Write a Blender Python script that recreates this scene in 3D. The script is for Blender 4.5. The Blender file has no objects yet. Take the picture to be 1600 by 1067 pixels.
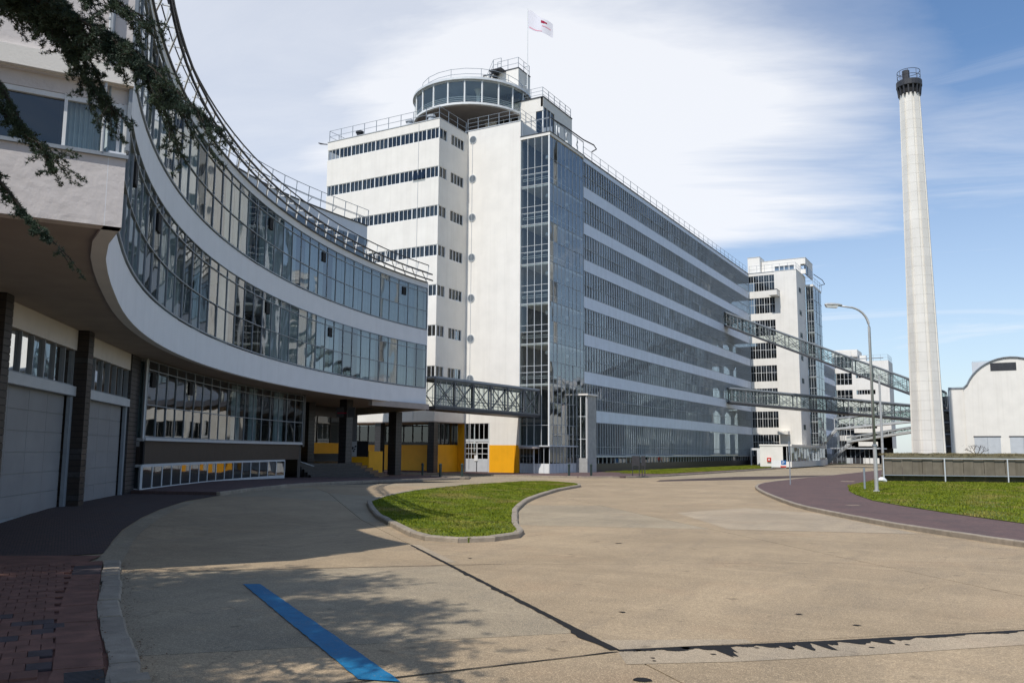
import bpy, bmesh, math, random
import numpy as np
from mathutils import Vector, Matrix
random.seed(7); rng = np.random.default_rng(7)
SC = bpy.context.scene
R_ = math.radians
# ------------------------------------------------------------------ camera
YAW, PIT, ROL = .5145, .1268, .0066
F = Vector((-math.sin(YAW), math.cos(YAW), 0)); Rt = Vector((math.cos(YAW), math.sin(YAW), 0)); Uz = Vector((0, 0, 1))
Fp = F*math.cos(PIT)+Uz*math.sin(PIT); Up = Uz*math.cos(PIT)-F*math.sin(PIT)
Rr = Rt*math.cos(ROL)+Up*math.sin(ROL); Ur = Up*math.cos(ROL)-Rt*math.sin(ROL)
cd = bpy.data.cameras.new("camera"); cam = bpy.data.objects.new("camera", cd); SC.collection.objects.link(cam)
m = Matrix.Identity(4)
for i in range(3):
    m[i][0] = Rr[i]; m[i][1] = Ur[i]; m[i][2] = -Fp[i]
m[0][3], m[1][3], m[2][3] = 32.84, 0, 1.826
cam.matrix_world = m
cd.sensor_width = 36; cd.lens = 1341.68/1600*36; cd.clip_start = .1; cd.clip_end = 6000
SC.camera = cam
# ------------------------------------------------------------------ light
SUN_AZ, SUN_EL = 2.0, 54.0        # light travels towards +Y
tr = Vector((math.sin(R_(SUN_AZ))*math.cos(R_(SUN_EL)), math.cos(R_(SUN_AZ))*math.cos(R_(SUN_EL)), -math.sin(R_(SUN_EL))))
sd = bpy.data.lights.new("sun", 'SUN'); sd.energy = 3.95; sd.angle = R_(.53); sd.color = (1, .965, .91)
sun = bpy.data.objects.new("sun", sd); SC.collection.objects.link(sun)
sun.rotation_euler = (-tr).to_track_quat('Z', 'Y').to_euler(); sun.location = (0, -20, 60)
W = bpy.data.worlds.new("World"); SC.world = W; W.use_nodes = True
nt = W.node_tree; nt.nodes.clear()
def N(t, typ, **k):
    n = t.nodes.new(typ)
    for a, b in k.items():
        if a in n.inputs and not hasattr(n, a): n.inputs[a].default_value = b
        else:
            try: setattr(n, a, b)
            except Exception: n.inputs[a].default_value = b
    return n
def math_n(t, op, a, b=None, clamp=False):
    n = t.nodes.new('ShaderNodeMath'); n.operation = op; n.use_clamp = clamp
    for i, v in enumerate((a, b)):
        if v is None: continue
        if hasattr(v, 'links') or hasattr(v, 'is_linked'): t.links.new(v, n.inputs[i])
        else: n.inputs[i].default_value = v
    return n.outputs[0]
def ramp(t, src, stops):
    n = t.nodes.new('ShaderNodeValToRGB'); t.links.new(src, n.inputs[0])
    els = n.color_ramp.elements
    while len(els) < len(stops): els.new(.5)
    for e, (p, c) in zip(els, stops):
        e.position = p; e.color = (c, c, c, 1) if isinstance(c, (int, float)) else (*c, 1)
    return n.outputs[0]
def mixc(t, f, a, b, mode='MIX'):
    n = t.nodes.new('ShaderNodeMix'); n.data_type = 'RGBA'; n.blend_type = mode
    for idx, v in ((0, f), (6, a), (7, b)):
        if isinstance(v, (int, float)): n.inputs[idx].default_value = v
        elif isinstance(v, (tuple, list)): n.inputs[idx].default_value = (*v[:3], 1)
        else: t.links.new(v, n.inputs[idx])
    return n.outputs[2]
sky = N(nt, 'ShaderNodeTexSky'); sky.sky_type = 'NISHITA'; sky.sun_disc = False
sky.sun_elevation = R_(SUN_EL); sky.sun_rotation = R_(180+SUN_AZ); sky.altitude = 10; sky.air_density = 1.1; sky.dust_density = .6; sky.ozone_density = 3.0
tc = N(nt, 'ShaderNodeTexCoord')
sep = N(nt, 'ShaderNodeSeparateXYZ'); nt.links.new(tc.outputs['Generated'], sep.inputs[0])
zc = math_n(nt, 'MAXIMUM', sep.outputs[2], .03); zc = math_n(nt, 'ADD', zc, .12)
px = math_n(nt, 'DIVIDE', sep.outputs[0], zc); py = math_n(nt, 'DIVIDE', sep.outputs[1], zc)
cmb = N(nt, 'ShaderNodeCombineXYZ'); nt.links.new(px, cmb.inputs[0]); nt.links.new(py, cmb.inputs[1])
def wnoise(vec, scale, det, rough, dist=0, rot=0, sc=(1, 1, 1), loc=(0, 0, 0)):
    mp = N(nt, 'ShaderNodeMapping'); mp.inputs['Rotation'].default_value = (0, 0, rot); mp.inputs['Scale'].default_value = sc; mp.inputs['Location'].default_value = loc
    nt.links.new(vec, mp.inputs[0])
    n = N(nt, 'ShaderNodeTexNoise'); n.inputs['Scale'].default_value = scale; n.inputs['Detail'].default_value = det
    n.inputs['Roughness'].default_value = rough; n.inputs['Distortion'].default_value = dist
    nt.links.new(mp.outputs[0], n.inputs['Vector']); return n.outputs[0]
# soft cloud banks, thin streaks and a high veil
bank = wnoise(cmb.outputs[0], .42, 9, .60, .8, R_(-58), (.6, 1.25, 1), (3.1, 1.7, 0))
wisp = wnoise(cmb.outputs[0], 1.0, 10, .64, .9, R_(-62), (.40, 1.3, 1), (2.6, 4.1, 0))
veil = wnoise(cmb.outputs[0], .25, 3, .5, .2, 0, (1, 1, 1), (9, 2, 0))
bdir = N(nt, 'ShaderNodeVectorMath'); bdir.operation = 'DOT_PRODUCT'; bdir.inputs[1].default_value = Vector((-.385, .80, .48)).normalized()
nt.links.new(tc.outputs['Generated'], bdir.inputs[0])
bmask = ramp(nt, bdir.outputs['Value'], [(.90, 0), (.995, 1)])
b2 = math_n(nt, 'ADD', bank, math_n(nt, 'MULTIPLY', bmask, .30))
ldir = N(nt, 'ShaderNodeVectorMath'); ldir.operation = 'DOT_PRODUCT'; ldir.inputs[1].default_value = Vector((-.70, .62, .35)).normalized()
nt.links.new(tc.outputs['Generated'], ldir.inputs[0])
lmask = math_n(nt, 'MULTIPLY', ramp(nt, ldir.outputs['Value'], [(.80, 0), (.97, 1)]), .66)
cb = ramp(nt, b2, [(.52, 0), (.64, .28), (.77, .95)])
cw = math_n(nt, 'MULTIPLY', ramp(nt, wisp, [(.46, 0), (.70, 1)]), .50)
cv = math_n(nt, 'MULTIPLY', ramp(nt, veil, [(.42, 0), (.72, 1)]), .07)
cl = math_n(nt, 'MAXIMUM', cb, math_n(nt, 'ADD', cw, cv), True)
cl = math_n(nt, 'MAXIMUM', cl, math_n(nt, 'MULTIPLY', lmask, math_n(nt, 'ADD', wisp, .45)), True)
low = ramp(nt, sep.outputs[2], [(0, .52), (.42, 0)])
cl = math_n(nt, 'MAXIMUM', cl, low)
cl = math_n(nt, 'MULTIPLY', cl, .93)
skyt = mixc(nt, 1.0, sky.outputs[0], (.63, .79, .92), 'MULTIPLY')
skyc = mixc(nt, cl, skyt, (6.55, 6.65, 6.9))
bg = N(nt, 'ShaderNodeBackground'); nt.links.new(skyc, bg.inputs[0]); bg.inputs[1].default_value = .15
wo = N(nt, 'ShaderNodeOutputWorld'); nt.links.new(bg.outputs[0], wo.inputs[0])
vs = SC.view_settings; vs.view_transform = 'Standard'; vs.look = 'None'; vs.exposure = 0.0; vs.gamma = 1; vs.use_curve_mapping = False
SC.cycles.max_bounces = 8; SC.cycles.transparent_max_bounces = 24; SC.cycles.diffuse_bounces = 3; SC.cycles.glossy_bounces = 4
SC.cycles.use_denoising = True; SC.cycles.caustics_reflective = False; SC.cycles.caustics_refractive = False
try: SC.cycles.denoiser = 'OPENIMAGEDENOISE'
except Exception: pass

# ------------------------------------------------------------------ materials
def mat(name, col, rough=.7, var=.06, scale=3, bump=0, bscale=60, metal=0, stain=0, spec=.4, streak=0):
    M = bpy.data.materials.new(name); M.use_nodes = True; t = M.node_tree; b = t.nodes['Principled BSDF']
    b.inputs['Roughness'].default_value = rough; b.inputs['Metallic'].default_value = metal; b.inputs['Specular IOR Level'].default_value = spec
    g = N(t, 'ShaderNodeNewGeometry')
    n = N(t, 'ShaderNodeTexNoise'); n.inputs['Scale'].default_value = scale; n.inputs['Detail'].default_value = 6; t.links.new(g.outputs['Position'], n.inputs['Vector'])
    f = ramp(t, n.outputs[0], [(.3, 0), (.7, 1)])
    lo = tuple(c*(1-var) for c in col); hi = tuple(min(1, c*(1+var)) for c in col)
    c = mixc(t, f, lo, hi)
    oi = N(t, 'ShaderNodeObjectInfo')
    c = mixc(t, math_n(t, 'MULTIPLY', oi.outputs['Random'], var*1.2), c, tuple(x*.55 for x in col))
    if stain:
        n2 = N(t, 'ShaderNodeTexNoise'); n2.inputs['Scale'].default_value = .7; n2.inputs['Detail'].default_value = 8; n2.inputs['Roughness'].default_value = .65
        t.links.new(g.outputs['Position'], n2.inputs['Vector'])
        c = mixc(t, math_n(t, 'MULTIPLY', ramp(t, n2.outputs[0], [(.45, 0), (.75, 1)]), stain), c, tuple(x*.5 for x in col))
    if streak:
        mp = N(t, 'ShaderNodeMapping'); mp.inputs['Scale'].default_value = (2.5, 2.5, .09); t.links.new(g.outputs['Position'], mp.inputs[0])
        n3 = N(t, 'ShaderNodeTexNoise'); n3.inputs['Scale'].default_value = 1.3; n3.inputs['Detail'].default_value = 5; t.links.new(mp.outputs[0], n3.inputs['Vector'])
        c = mixc(t, math_n(t, 'MULTIPLY', ramp(t, n3.outputs[0], [(.5, 0), (.75, 1)]), streak), c, (col[0]*.62, col[1]*.6, col[2]*.55))
    t.links.new(c, b.inputs['Base Color'])
    if bump:
        nb = N(t, 'ShaderNodeTexNoise'); nb.inputs['Scale'].default_value = bscale; nb.inputs['Detail'].default_value = 4; t.links.new(g.outputs['Position'], nb.inputs['Vector'])
        bp = N(t, 'ShaderNodeBump'); bp.inputs['Strength'].default_value = bump; bp.inputs['Distance'].default_value = .02; t.links.new(nb.outputs[0], bp.inputs['Height']); t.links.new(bp.outputs[0], b.inputs['Normal'])
    return M
M = {}
M['white'] = mat('white_render', (.81, .768, .70), .85, .04, .8, .15, 30, streak=.15, stain=.06)
M['white2'] = mat('rough_white_render', (.68, .63, .60), .9, .04, 2.5, .8, 5, streak=.08)
M['band'] = mat('pale_grey_render', (.77, .775, .79), .8, .03, 1.2, .1, 40, streak=.10)
M['spandrel'] = mat('grey_blue_panel', (.72, .775, .86), .6, .05, 1, streak=.25)
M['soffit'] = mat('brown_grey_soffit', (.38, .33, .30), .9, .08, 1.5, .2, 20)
M['frame'] = mat('grey_steel_frame', (.27, .30, .33), .45, .08, 4)
M['frameM'] = mat('mid_steel_frame', (.46, .48, .50), .5, .06, 4)
M['frameL'] = mat('pale_steel_frame', (.55, .57, .58), .5, .06, 4)
M['frameW'] = mat('white_painted_steel', (.78, .78, .76), .45, .04, 4)
M['dark'] = mat('dark_steel', (.045, .045, .05), .5, .2, 6)
M['tile'] = mat('dark_glazed_tile', (.045, .042, .043), .35, .35, 9, .2, 12)
M['officein'] = mat('office_interior', (.26, .265, .26), .9, .3, .4)
M['drygrass'] = mat('dry_bank_grass', (.21, .17, .085), .9, .3, 2)
M['tileB'] = mat('brown_tile', (.032, .024, .020), .5, .2, 5, .15, 30)
M['yellow'] = mat('yellow_paint', (.86, .40, .008), .55, .05, 1.5, .05, 40, streak=.12)
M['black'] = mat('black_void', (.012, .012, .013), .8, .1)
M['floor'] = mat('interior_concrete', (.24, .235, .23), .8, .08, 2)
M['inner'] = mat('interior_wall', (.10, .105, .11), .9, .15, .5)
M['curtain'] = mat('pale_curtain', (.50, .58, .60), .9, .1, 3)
M['curtainW'] = mat('cream_blind', (.72, .70, .60), .9, .08, 3)
M['door'] = mat('grey_garage_door', (.25, .25, .255), .55, .07, 1.2, .1, 30, stain=.25)
M['greypanel'] = mat('light_grey_panel', (.52, .54, .56), .5, .06, 2, stain=.15)
M['conc'] = mat('bare_concrete', (.40, .39, .37), .85, .12, 3, .3, 25, stain=.4, streak=.3)
M['chim'] = mat('chimney_concrete', (.775, .735, .665), .9, .06, .5, .25, 12, streak=.18, stain=.08)
M['litter'] = mat('dry_leaf_litter', (.16, .085, .04), .9, .4, 40)
M['tar'] = mat('black_tar', (.018, .017, .017), .75, .3, 20, .1, 20, spec=.15)
M['steelD'] = mat('dark_grey_steel', (.12, .13, .14), .5, .1, 4)
M['blue_flat'] = mat('blue_sign_paint', (.004, .12, .36), .7, .15, 9, .2, 80, stain=.25)
def scuffed():
    G = mat('blue_road_paint', (.002, .16, .33), .75, .15, 9, .4, 70, stain=.3); t = G.node_tree; b = t.nodes['Principled BSDF']
    g = N(t, 'ShaderNodeNewGeometry'); n = N(t, 'ShaderNodeTexNoise'); n.inputs['Scale'].default_value = 38; n.inputs['Detail'].default_value = 8; n.inputs['Roughness'].default_value = .75; t.links.new(g.outputs['Position'], n.inputs['Vector'])
    n2 = N(t, 'ShaderNodeTexNoise'); n2.inputs['Scale'].default_value = 2.2; t.links.new(g.outputs['Position'], n2.inputs['Vector'])
    src = b.inputs['Base Color'].links[0].from_socket
    f = ramp(t, math_n(t, 'ADD', n.outputs[0], math_n(t, 'MULTIPLY', n2.outputs[0], .35)), [(.76, 0), (.84, .8)])
    t.links.new(mixc(t, f, src, (.20, .19, .17)), b.inputs['Base Color']); return G
M['blue'] = scuffed()
M['kerb'] = mat('kerb_concrete', (.33, .275, .21), .9, .18, 6, .6, 45, stain=.5)
M['brick'] = mat('red_paver', (.20, .093, .066), .9, .3, 4, .5, 60, stain=.4)
M['brickD'] = mat('dark_paver', (.075, .055, .055), .9, .25, 4, .5, 60)
M['bolt'] = mat('green_black_iron', (.03, .05, .045), .5, .2, 5)
M['lamp'] = mat('lamp_post_metal', (.52, .51, .49), .5, .1, 5, metal=.3, stain=.2)
M['red'] = mat('red_plastic', (.6, .04, .02), .5)
M['bark'] = mat('cedar_bark', (.04, .03, .024), .95, .3, 12, .6, 30)
M['rust'] = mat('stained_steel_sheet', (.185, .155, .115), .8, .15, 2, .2, 20, streak=.8)
M['earth'] = mat('bank_earth', (.17, .15, .085), .95, .3, 3, .8, 10)
M['roofing'] = mat('dark_roofing', (.07, .07, .072), .9, .2, 2)
def glass(name, tint, lo, hi, rough=.02, wob=.0):
    G = bpy.data.materials.new(name); G.use_nodes = True; t = G.node_tree; t.nodes.clear()
    o = N(t, 'ShaderNodeOutputMaterial'); gl = N(t, 'ShaderNodeBsdfGlossy'); gl.inputs['Roughness'].default_value = rough; gl.inputs['Color'].default_value = (.93, .97, 1, 1)
    tp = N(t, 'ShaderNodeBsdfTransparent'); tp.inputs['Color'].default_value = (*tint, 1)
    lw = N(t, 'ShaderNodeLayerWeight'); lw.inputs['Blend'].default_value = .25
    mr = N(t, 'ShaderNodeMapRange'); mr.inputs['To Min'].default_value = lo; mr.inputs['To Max'].default_value = hi; t.links.new(lw.outputs['Fresnel'], mr.inputs[0])
    if wob:
        g = N(t, 'ShaderNodeNewGeometry'); nn = N(t, 'ShaderNodeTexNoise'); nn.inputs['Scale'].default_value = .55; nn.inputs['Detail'].default_value = 1; t.links.new(g.outputs['Position'], nn.inputs['Vector'])
        bp = N(t, 'ShaderNodeBump'); bp.inputs['Strength'].default_value = wob; bp.inputs['Distance'].default_value = .05; t.links.new(nn.outputs[0], bp.inputs['Height']); t.links.new(bp.outputs[0], gl.inputs['Normal'])
    mx = N(t, 'ShaderNodeMixShader'); t.links.new(mr.outputs[0], mx.inputs[0]); t.links.new(tp.outputs[0], mx.inputs[1]); t.links.new(gl.outputs[0], mx.inputs[2]); t.links.new(mx.outputs[0], o.inputs[0])
    return G
M['glass'] = glass('window_glass', (.62, .70, .72), .15, .92, wob=.2)
M['glassF'] = glass('tall_facade_glass', (.80, .85, .87), .20, .90, wob=.2)
M['hallin'] = mat('hall_interior', (.46, .47, .48), .9, .3, .35)
M['hallfl'] = mat('hall_slab', (.78, .77, .75), .9, .1, 1)
M['glassD'] = glass('dark_window_glass', (.30, .33, .35), .07, .85, wob=.15)
M['glassC'] = glass('clear_glass', (.86, .92, .90), .06, .75)
M['glassB'] = glass('bridge_glass', (.86, .90, .88), .03, .35)
def concrete_road(name, base, seed=0):
    G = bpy.data.materials.new(name); G.use_nodes = True; t = G.node_tree; b = t.nodes['Principled BSDF']
    g = N(t, 'ShaderNodeNewGeometry'); P = g.outputs['Position']
    def nz(s, d, r, sc=(1, 1, 1), dist=0):
        mp = N(t, 'ShaderNodeMapping'); mp.inputs['Scale'].default_value = sc; mp.inputs['Location'].default_value = (seed, seed*.7, 0); mp.inputs['Rotation'].default_value = (0, 0, .5); t.links.new(P, mp.inputs[0])
        n = N(t, 'ShaderNodeTexNoise'); n.inputs['Scale'].default_value = s; n.inputs['Detail'].default_value = d; n.inputs['Roughness'].default_value = r; n.inputs['Distortion'].default_value = dist
        t.links.new(mp.outputs[0], n.inputs['Vector']); return n.outputs[0]
    c = mixc(t, ramp(t, nz(.28, 6, .6, dist=.6), [(.35, 0), (.66, 1)]), tuple(x*.72 for x in base), tuple(x*1.12 for x in base))
    c = mixc(t, math_n(t, 'MULTIPLY', ramp(t, nz(.9, 8, .7, (1.6, .5, 1), .8), [(.46, 0), (.68, 1)]), .60), c, (base[0]*.52, base[1]*.56, base[2]*.64))
    c = mixc(t, math_n(t, 'MULTIPLY', ramp(t, nz(.5, 5, .6), [(.55, 0), (.7, 1)]), .25), c, (base[0]*1.05, base[1]*.86, base[2]*.80))
    c = mixc(t, math_n(t, 'MULTIPLY', ramp(t, nz(26, 5, .75), [(.40, 0), (.60, 1)]), .62), c, tuple(x*.50 for x in base))
    c = mixc(t, math_n(t, 'MULTIPLY', ramp(t, nz(95, 2, .6), [(.55, 0), (.62, 1)]), .7), c, tuple(min(1, x*1.7) for x in base))
    c = mixc(t, math_n(t, 'MULTIPLY', ramp(t, nz(3.2, 3, .5), [(.68, 0), (.73, 1)]), .6), c, tuple(x*.42 for x in base))
    c = mixc(t, math_n(t, 'MULTIPLY', ramp(t, nz(1.1, 9, .72, (.25, 1.6, 1), .3), [(.52, 0), (.66, 1)]), .38), c, tuple(x*.62 for x in base))
    c = mixc(t, math_n(t, 'MULTIPLY', ramp(t, nz(2.1, 9, .7, (.3, 1.8, 1), .5), [(.56, 0), (.70, 1)]), .40), c, tuple(min(1, x*1.38) for x in base))
    vo = N(t, 'ShaderNodeTexVoronoi'); vo.feature = 'DISTANCE_TO_EDGE'; vo.inputs['Scale'].default_value = .22
    wp = N(t, 'ShaderNodeVectorMath'); wp.operation = 'ADD'; t.links.new(P, wp.inputs[0])
    nn = N(t, 'ShaderNodeTexNoise'); nn.inputs['Scale'].default_value = 1.4; nn.inputs['Detail'].default_value = 8; t.links.new(P, nn.inputs['Vector'])
    sc = N(t, 'ShaderNodeVectorMath'); sc.operation = 'SCALE'; sc.inputs['Scale'].default_value = 1.3; t.links.new(nn.outputs['Color'], sc.inputs[0]); t.links.new(sc.outputs[0], wp.inputs[1]); t.links.new(wp.outputs[0], vo.inputs['Vector'])
    ck = math_n(t, 'MULTIPLY', ramp(t, vo.outputs['Distance'], [(.0, 1), (.0035, 0)]), ramp(t, nz(.35, 2, .5), [(.54, 0), (.60, .5)]))
    c = mixc(t, ck, c, tuple(x*.25 for x in base))
    sp = N(t, 'ShaderNodeTexVoronoi'); sp.inputs['Scale'].default_value = 55; t.links.new(P, sp.inputs['Vector'])
    c = mixc(t, math_n(t, 'MULTIPLY', ramp(t, sp.outputs['Distance'], [(.10, 1), (.22, 0)]), .35), c, tuple(min(1, x*1.55) for x in base))
    t.links.new(c, b.inputs['Base Color']); b.inputs['Roughness'].default_value = .9; b.inputs['Specular IOR Level'].default_value = .25
    bp = N(t, 'ShaderNodeBump'); bp.inputs['Strength'].default_value = .55; bp.inputs['Distance'].default_value = .012
    t.links.new(nz(60, 5, .7), bp.inputs['Height']); t.links.new(bp.outputs[0], b.inputs['Normal'])
    return G
M['road'] = concrete_road('road_concrete', (.405, .304, .192))
M['road2'] = concrete_road('road_concrete_grey', (.378, .304, .206), 40)
M['patch'] = concrete_road('patched_concrete', (.43, .34, .235), 80)
def paver_far(name, a, b_, mortar, scale):
    G = bpy.data.materials.new(name); G.use_nodes = True; t = G.node_tree; b = t.nodes['Principled BSDF']
    g = N(t, 'ShaderNodeNewGeometry'); mp = N(t, 'ShaderNodeMapping'); mp.inputs['Rotation'].default_value = (0, 0, .58); t.links.new(g.outputs['Position'], mp.inputs[0])
    br = N(t, 'ShaderNodeTexBrick'); br.inputs['Scale'].default_value = scale; br.inputs['Color1'].default_value = (*a, 1); br.inputs['Color2'].default_value = (*b_, 1); br.inputs['Mortar'].default_value = (*mortar, 1); br.inputs['Mortar Size'].default_value = .018
    t.links.new(mp.outputs[0], br.inputs['Vector'])
    n = N(t, 'ShaderNodeTexNoise'); n.inputs['Scale'].default_value = .8; n.inputs['Detail'].default_value = 8; t.links.new(g.outputs['Position'], n.inputs['Vector'])
    c = mixc(t, math_n(t, 'MULTIPLY', ramp(t, n.outputs[0], [(.4, 0), (.7, 1)]), .45), br.outputs[0], (.07, .06, .06))
    t.links.new(c, b.inputs['Base Color']); b.inputs['Roughness'].default_value = .9; b.inputs['Specular IOR Level'].default_value = .2
    return G
M['paverfar'] = paver_far('purple_brick_paving', (.175, .108, .095), (.125, .08, .076), (.08, .06, .055), 4.5)
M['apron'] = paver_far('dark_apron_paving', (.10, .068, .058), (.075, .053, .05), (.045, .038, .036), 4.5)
def grass_mat(name, lo, hi, dry, amt):
    G = bpy.data.materials.new(name); G.use_nodes = True; t = G.node_tree; b = t.nodes['Principled BSDF']
    g = N(t, 'ShaderNodeNewGeometry'); P = g.outputs['Position']
    def nz(s, d):
        n = N(t, 'ShaderNodeTexNoise'); n.inputs['Scale'].default_value = s; n.inputs['Detail'].default_value = d; t.links.new(P, n.inputs['Vector']); return n.outputs[0]
    c = mixc(t, ramp(t, nz(1.6, 6), [(.35, 0), (.65, 1)]), lo, hi)
    c = mixc(t, math_n(t, 'MULTIPLY', ramp(t, nz(.45, 5), [(.5, 0), (.72, 1)]), amt), c, dry)
    c = mixc(t, math_n(t, 'MULTIPLY', ramp(t, nz(14, 4), [(.4, 0), (.6, 1)]), .5), c, tuple(x*.6 for x in lo))
    t.links.new(c, b.inputs['Base Color']); b.inputs['Roughness'].default_value = .9; b.inputs['Specular IOR Level'].default_value = .06
    return G
M['grass'] = grass_mat('short_grass', (.118, .155, .012), (.25, .275, .028), (.40, .28, .11), .75)
M['grassG'] = grass_mat('lawn_soil', (.09, .13, .02), (.15, .18, .03), (.24, .18, .09), .6)
def needle_mat():
    G = bpy.data.materials.new('cedar_needles'); G.use_nodes = True; t = G.node_tree; b = t.nodes['Principled BSDF']
    g = N(t, 'ShaderNodeNewGeometry'); n = N(t, 'ShaderNodeTexNoise'); n.inputs['Scale'].default_value = 4; n.inputs['Detail'].default_value = 4; t.links.new(g.outputs['Position'], n.inputs['Vector'])
    c = mixc(t, ramp(t, n.outputs[0], [(.35, 0), (.68, 1)]), (.020, .040, .028), (.060, .088, .048))
    t.links.new(c, b.inputs['Base Color']); b.inputs['Roughness'].default_value = .6; b.inputs['Specular IOR Level'].default_value = .3
    return G
M['needle'] = needle_mat()
M['needleD'] = M['needle']
def flag_mat():
    G = bpy.data.materials.new('flag_cloth'); G.use_nodes = True; t = G.node_tree; b = t.nodes['Principled BSDF']
    b.inputs['Base Color'].default_value = (.72, .70, .74, 1); b.inputs['Roughness'].default_value = .9
    return G
M['flag'] = flag_mat()
M['flagred'] = mat('flag_print_red', (.35, .01, .05), .9)
M['flagpink'] = mat('flag_print_pink', (.75, .35, .42), .9)
# ------------------------------------------------------------------ helpers
COL = SC.collection
class MB:
    def __init__(s): s.v = []; s.f = []
    def poly(s, pts):
        n = len(s.v); s.v += [tuple(p) for p in pts]; s.f.append(tuple(range(n, n+len(pts)))); return s
    def hexa(s, a):      # 8 points: bottom ring 0-3, top ring 4-7
        n = len(s.v); s.v += [tuple(p) for p in a]
        s.f += [tuple(n+i for i in q) for q in ((3, 2, 1, 0), (4, 5, 6, 7), (0, 1, 5, 4), (1, 2, 6, 5), (2, 3, 7, 6), (3, 0, 4, 7))]; return s
    def box(s, x0, x1, y0, y1, z0, z1):
        return s.hexa([(x0, y0, z0), (x1, y0, z0), (x1, y1, z0), (x0, y1, z0), (x0, y0, z1), (x1, y0, z1), (x1, y1, z1), (x0, y1, z1)])
    def wall(s, a, b, z0, z1, t, off=0):      # upright slab along plan line a-b; thickness t to the left of a->b, offset off
        dx, dy = b[0]-a[0], b[1]-a[1]; L = math.hypot(dx, dy); nx, ny = -dy/L, dx/L
        p = [(a[0]+nx*off, a[1]+ny*off), (b[0]+nx*off, b[1]+ny*off), (b[0]+nx*(off+t), b[1]+ny*(off+t)), (a[0]+nx*(off+t), a[1]+ny*(off+t))]
        return s.hexa([(*q, z0) for q in p]+[(*q, z1) for q in p])
    def prism(s, pts, z0, z1):
        n = len(s.v); k = len(pts); s.v += [(*p, z0) for p in pts]+[(*p, z1) for p in pts]
        s.f.append(tuple(range(n+k-1, n-1, -1))); s.f.append(tuple(range(n+k, n+2*k)))
        for i in range(k): j = (i+1) % k; s.f.append((n+i, n+j, n+k+j, n+k+i))
        return s
    def bar(s, p, q, w, h=None):       # square bar between two points
        h = h or w; p = Vector(p); q = Vector(q); d = (q-p)
        if d.length < 1e-5: return s
        d.normalize(); u = d.cross(Vector((0, 0, 1)))
        if u.length < .01: u = Vector((1, 0, 0))
        u.normalize(); v = u.cross(d); u = u*w/2; v = v*h/2
        return s.hexa([p-u-v, p+u-v, p+u+v, p-u+v, q-u-v, q+u-v, q+u+v, q-u+v])
    def tube(s, pts, r, n=6, r1=None):
        pts = [Vector(p) for p in pts]; base = len(s.v); K = len(pts)
        for i, p in enumerate(pts):
            d = (pts[min(i+1, K-1)]-pts[max(i-1, 0)]).normalized(); u = d.cross(Vector((0, 0, 1)))
            if u.length < .05: u = Vector((1, 0, 0))
            u.normalize(); v = u.cross(d); rr = r if r1 is None else r+(r1-r)*i/(K-1)
            s.v += [tuple(p+u*math.cos(a)*rr+v*math.sin(a)*rr) for a in (2*math.pi*j/n for j in range(n))]
        for i in range(K-1):
            for j in range(n):
                k = (j+1) % n; a = base+i*n; s.f.append((a+j, a+k, a+n+k, a+n+j))
        s.f.append(tuple(base+j for j in reversed(range(n)))); s.f.append(tuple(base+(K-1)*n+j for j in range(n))); return s
    def lathe(s, prof, c=(0, 0), n=20):
        b = len(s.v); K = len(prof)
        for r, z in prof: s.v += [(c[0]+r*math.cos(2*math.pi*j/n), c[1]+r*math.sin(2*math.pi*j/n), z) for j in range(n)]
        for i in range(K-1):
            for j in range(n):
                k = (j+1) % n; a = b+i*n; s.f.append((a+j, a+k, a+n+k, a+n+j))
        s.f.append(tuple(b+j for j in reversed(range(n)))); s.f.append(tuple(b+(K-1)*n+j for j in range(n))); return s
    def build(s, name, mt, parent=None, smooth=False, kind=None, label=None):
        me = bpy.data.meshes.new(name); me.from_pydata(s.v, [], s.f)
        me.materials.append(M[mt] if isinstance(mt, str) else mt)
        if smooth: me.polygons.foreach_set('use_smooth', [True]*len(me.polygons))
        me.update(); o = bpy.data.objects.new(name, me); COL.objects.link(o)
        if parent: o.parent = parent
        if kind: o['kind'] = kind
        if label: o['label'] = label
        return o
def thing(name, label, cat, group=None, loc=(0, 0, 0)):
    o = bpy.data.objects.new(name, None); COL.objects.link(o); o.location = loc; o.empty_display_size = .3
    o['label'] = label; o['category'] = cat
    if group: o['group'] = group
    return o
def tagm(o, label, cat, group=None):
    o['label'] = label; o['category'] = cat
    if group: o['group'] = group
    return o
def inst(me_obj, name, parent, loc=(0, 0, 0), rot=(0, 0, 0), scale=(1, 1, 1)):
    o = me_obj.copy(); o.name = name; COL.objects.link(o); o.parent = parent; o.location = loc; o.rotation_euler = rot; o.scale = scale
    return o
def copy_thing(root, loc, label, rotz=None):
    r = root.copy(); COL.objects.link(r); r.location = loc; r['label'] = label
    if rotz is not None: r.rotation_euler = (0, 0, rotz)
    for ch in list(root.children):
        c = ch.copy(); COL.objects.link(c); c.parent = r
        for g in ch.children:
            d = g.copy(); COL.objects.link(d); d.parent = c
    return r
def pane(name, a, b, z0, z1, mt, parent, tilt=.0):
    a = Vector((a[0], a[1], 0)); b = Vector((b[0], b[1], 0)); n = Vector((-(b-a).y, (b-a).x, 0)).normalized()
    j = [random.uniform(-tilt, tilt) for _ in range(3)]
    o = MB().poly([(a.x+n.x*j[0], a.y+n.y*j[0], z0), (b.x+n.x*j[1], b.y+n.y*j[1], z0), (b.x+n.x*(j[1]+j[2]), b.y+n.y*(j[1]+j[2]), z1), (a.x+n.x*(j[0]+j[2]), a.y+n.y*(j[0]+j[2]), z1)]).build(name, mt, parent)
    return o
def clamp(x, a=0, b=1): return max(a, min(b, x))
def gh(X, Y): return .36*clamp((50-Y)/22)*clamp((17-X)/6)
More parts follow.
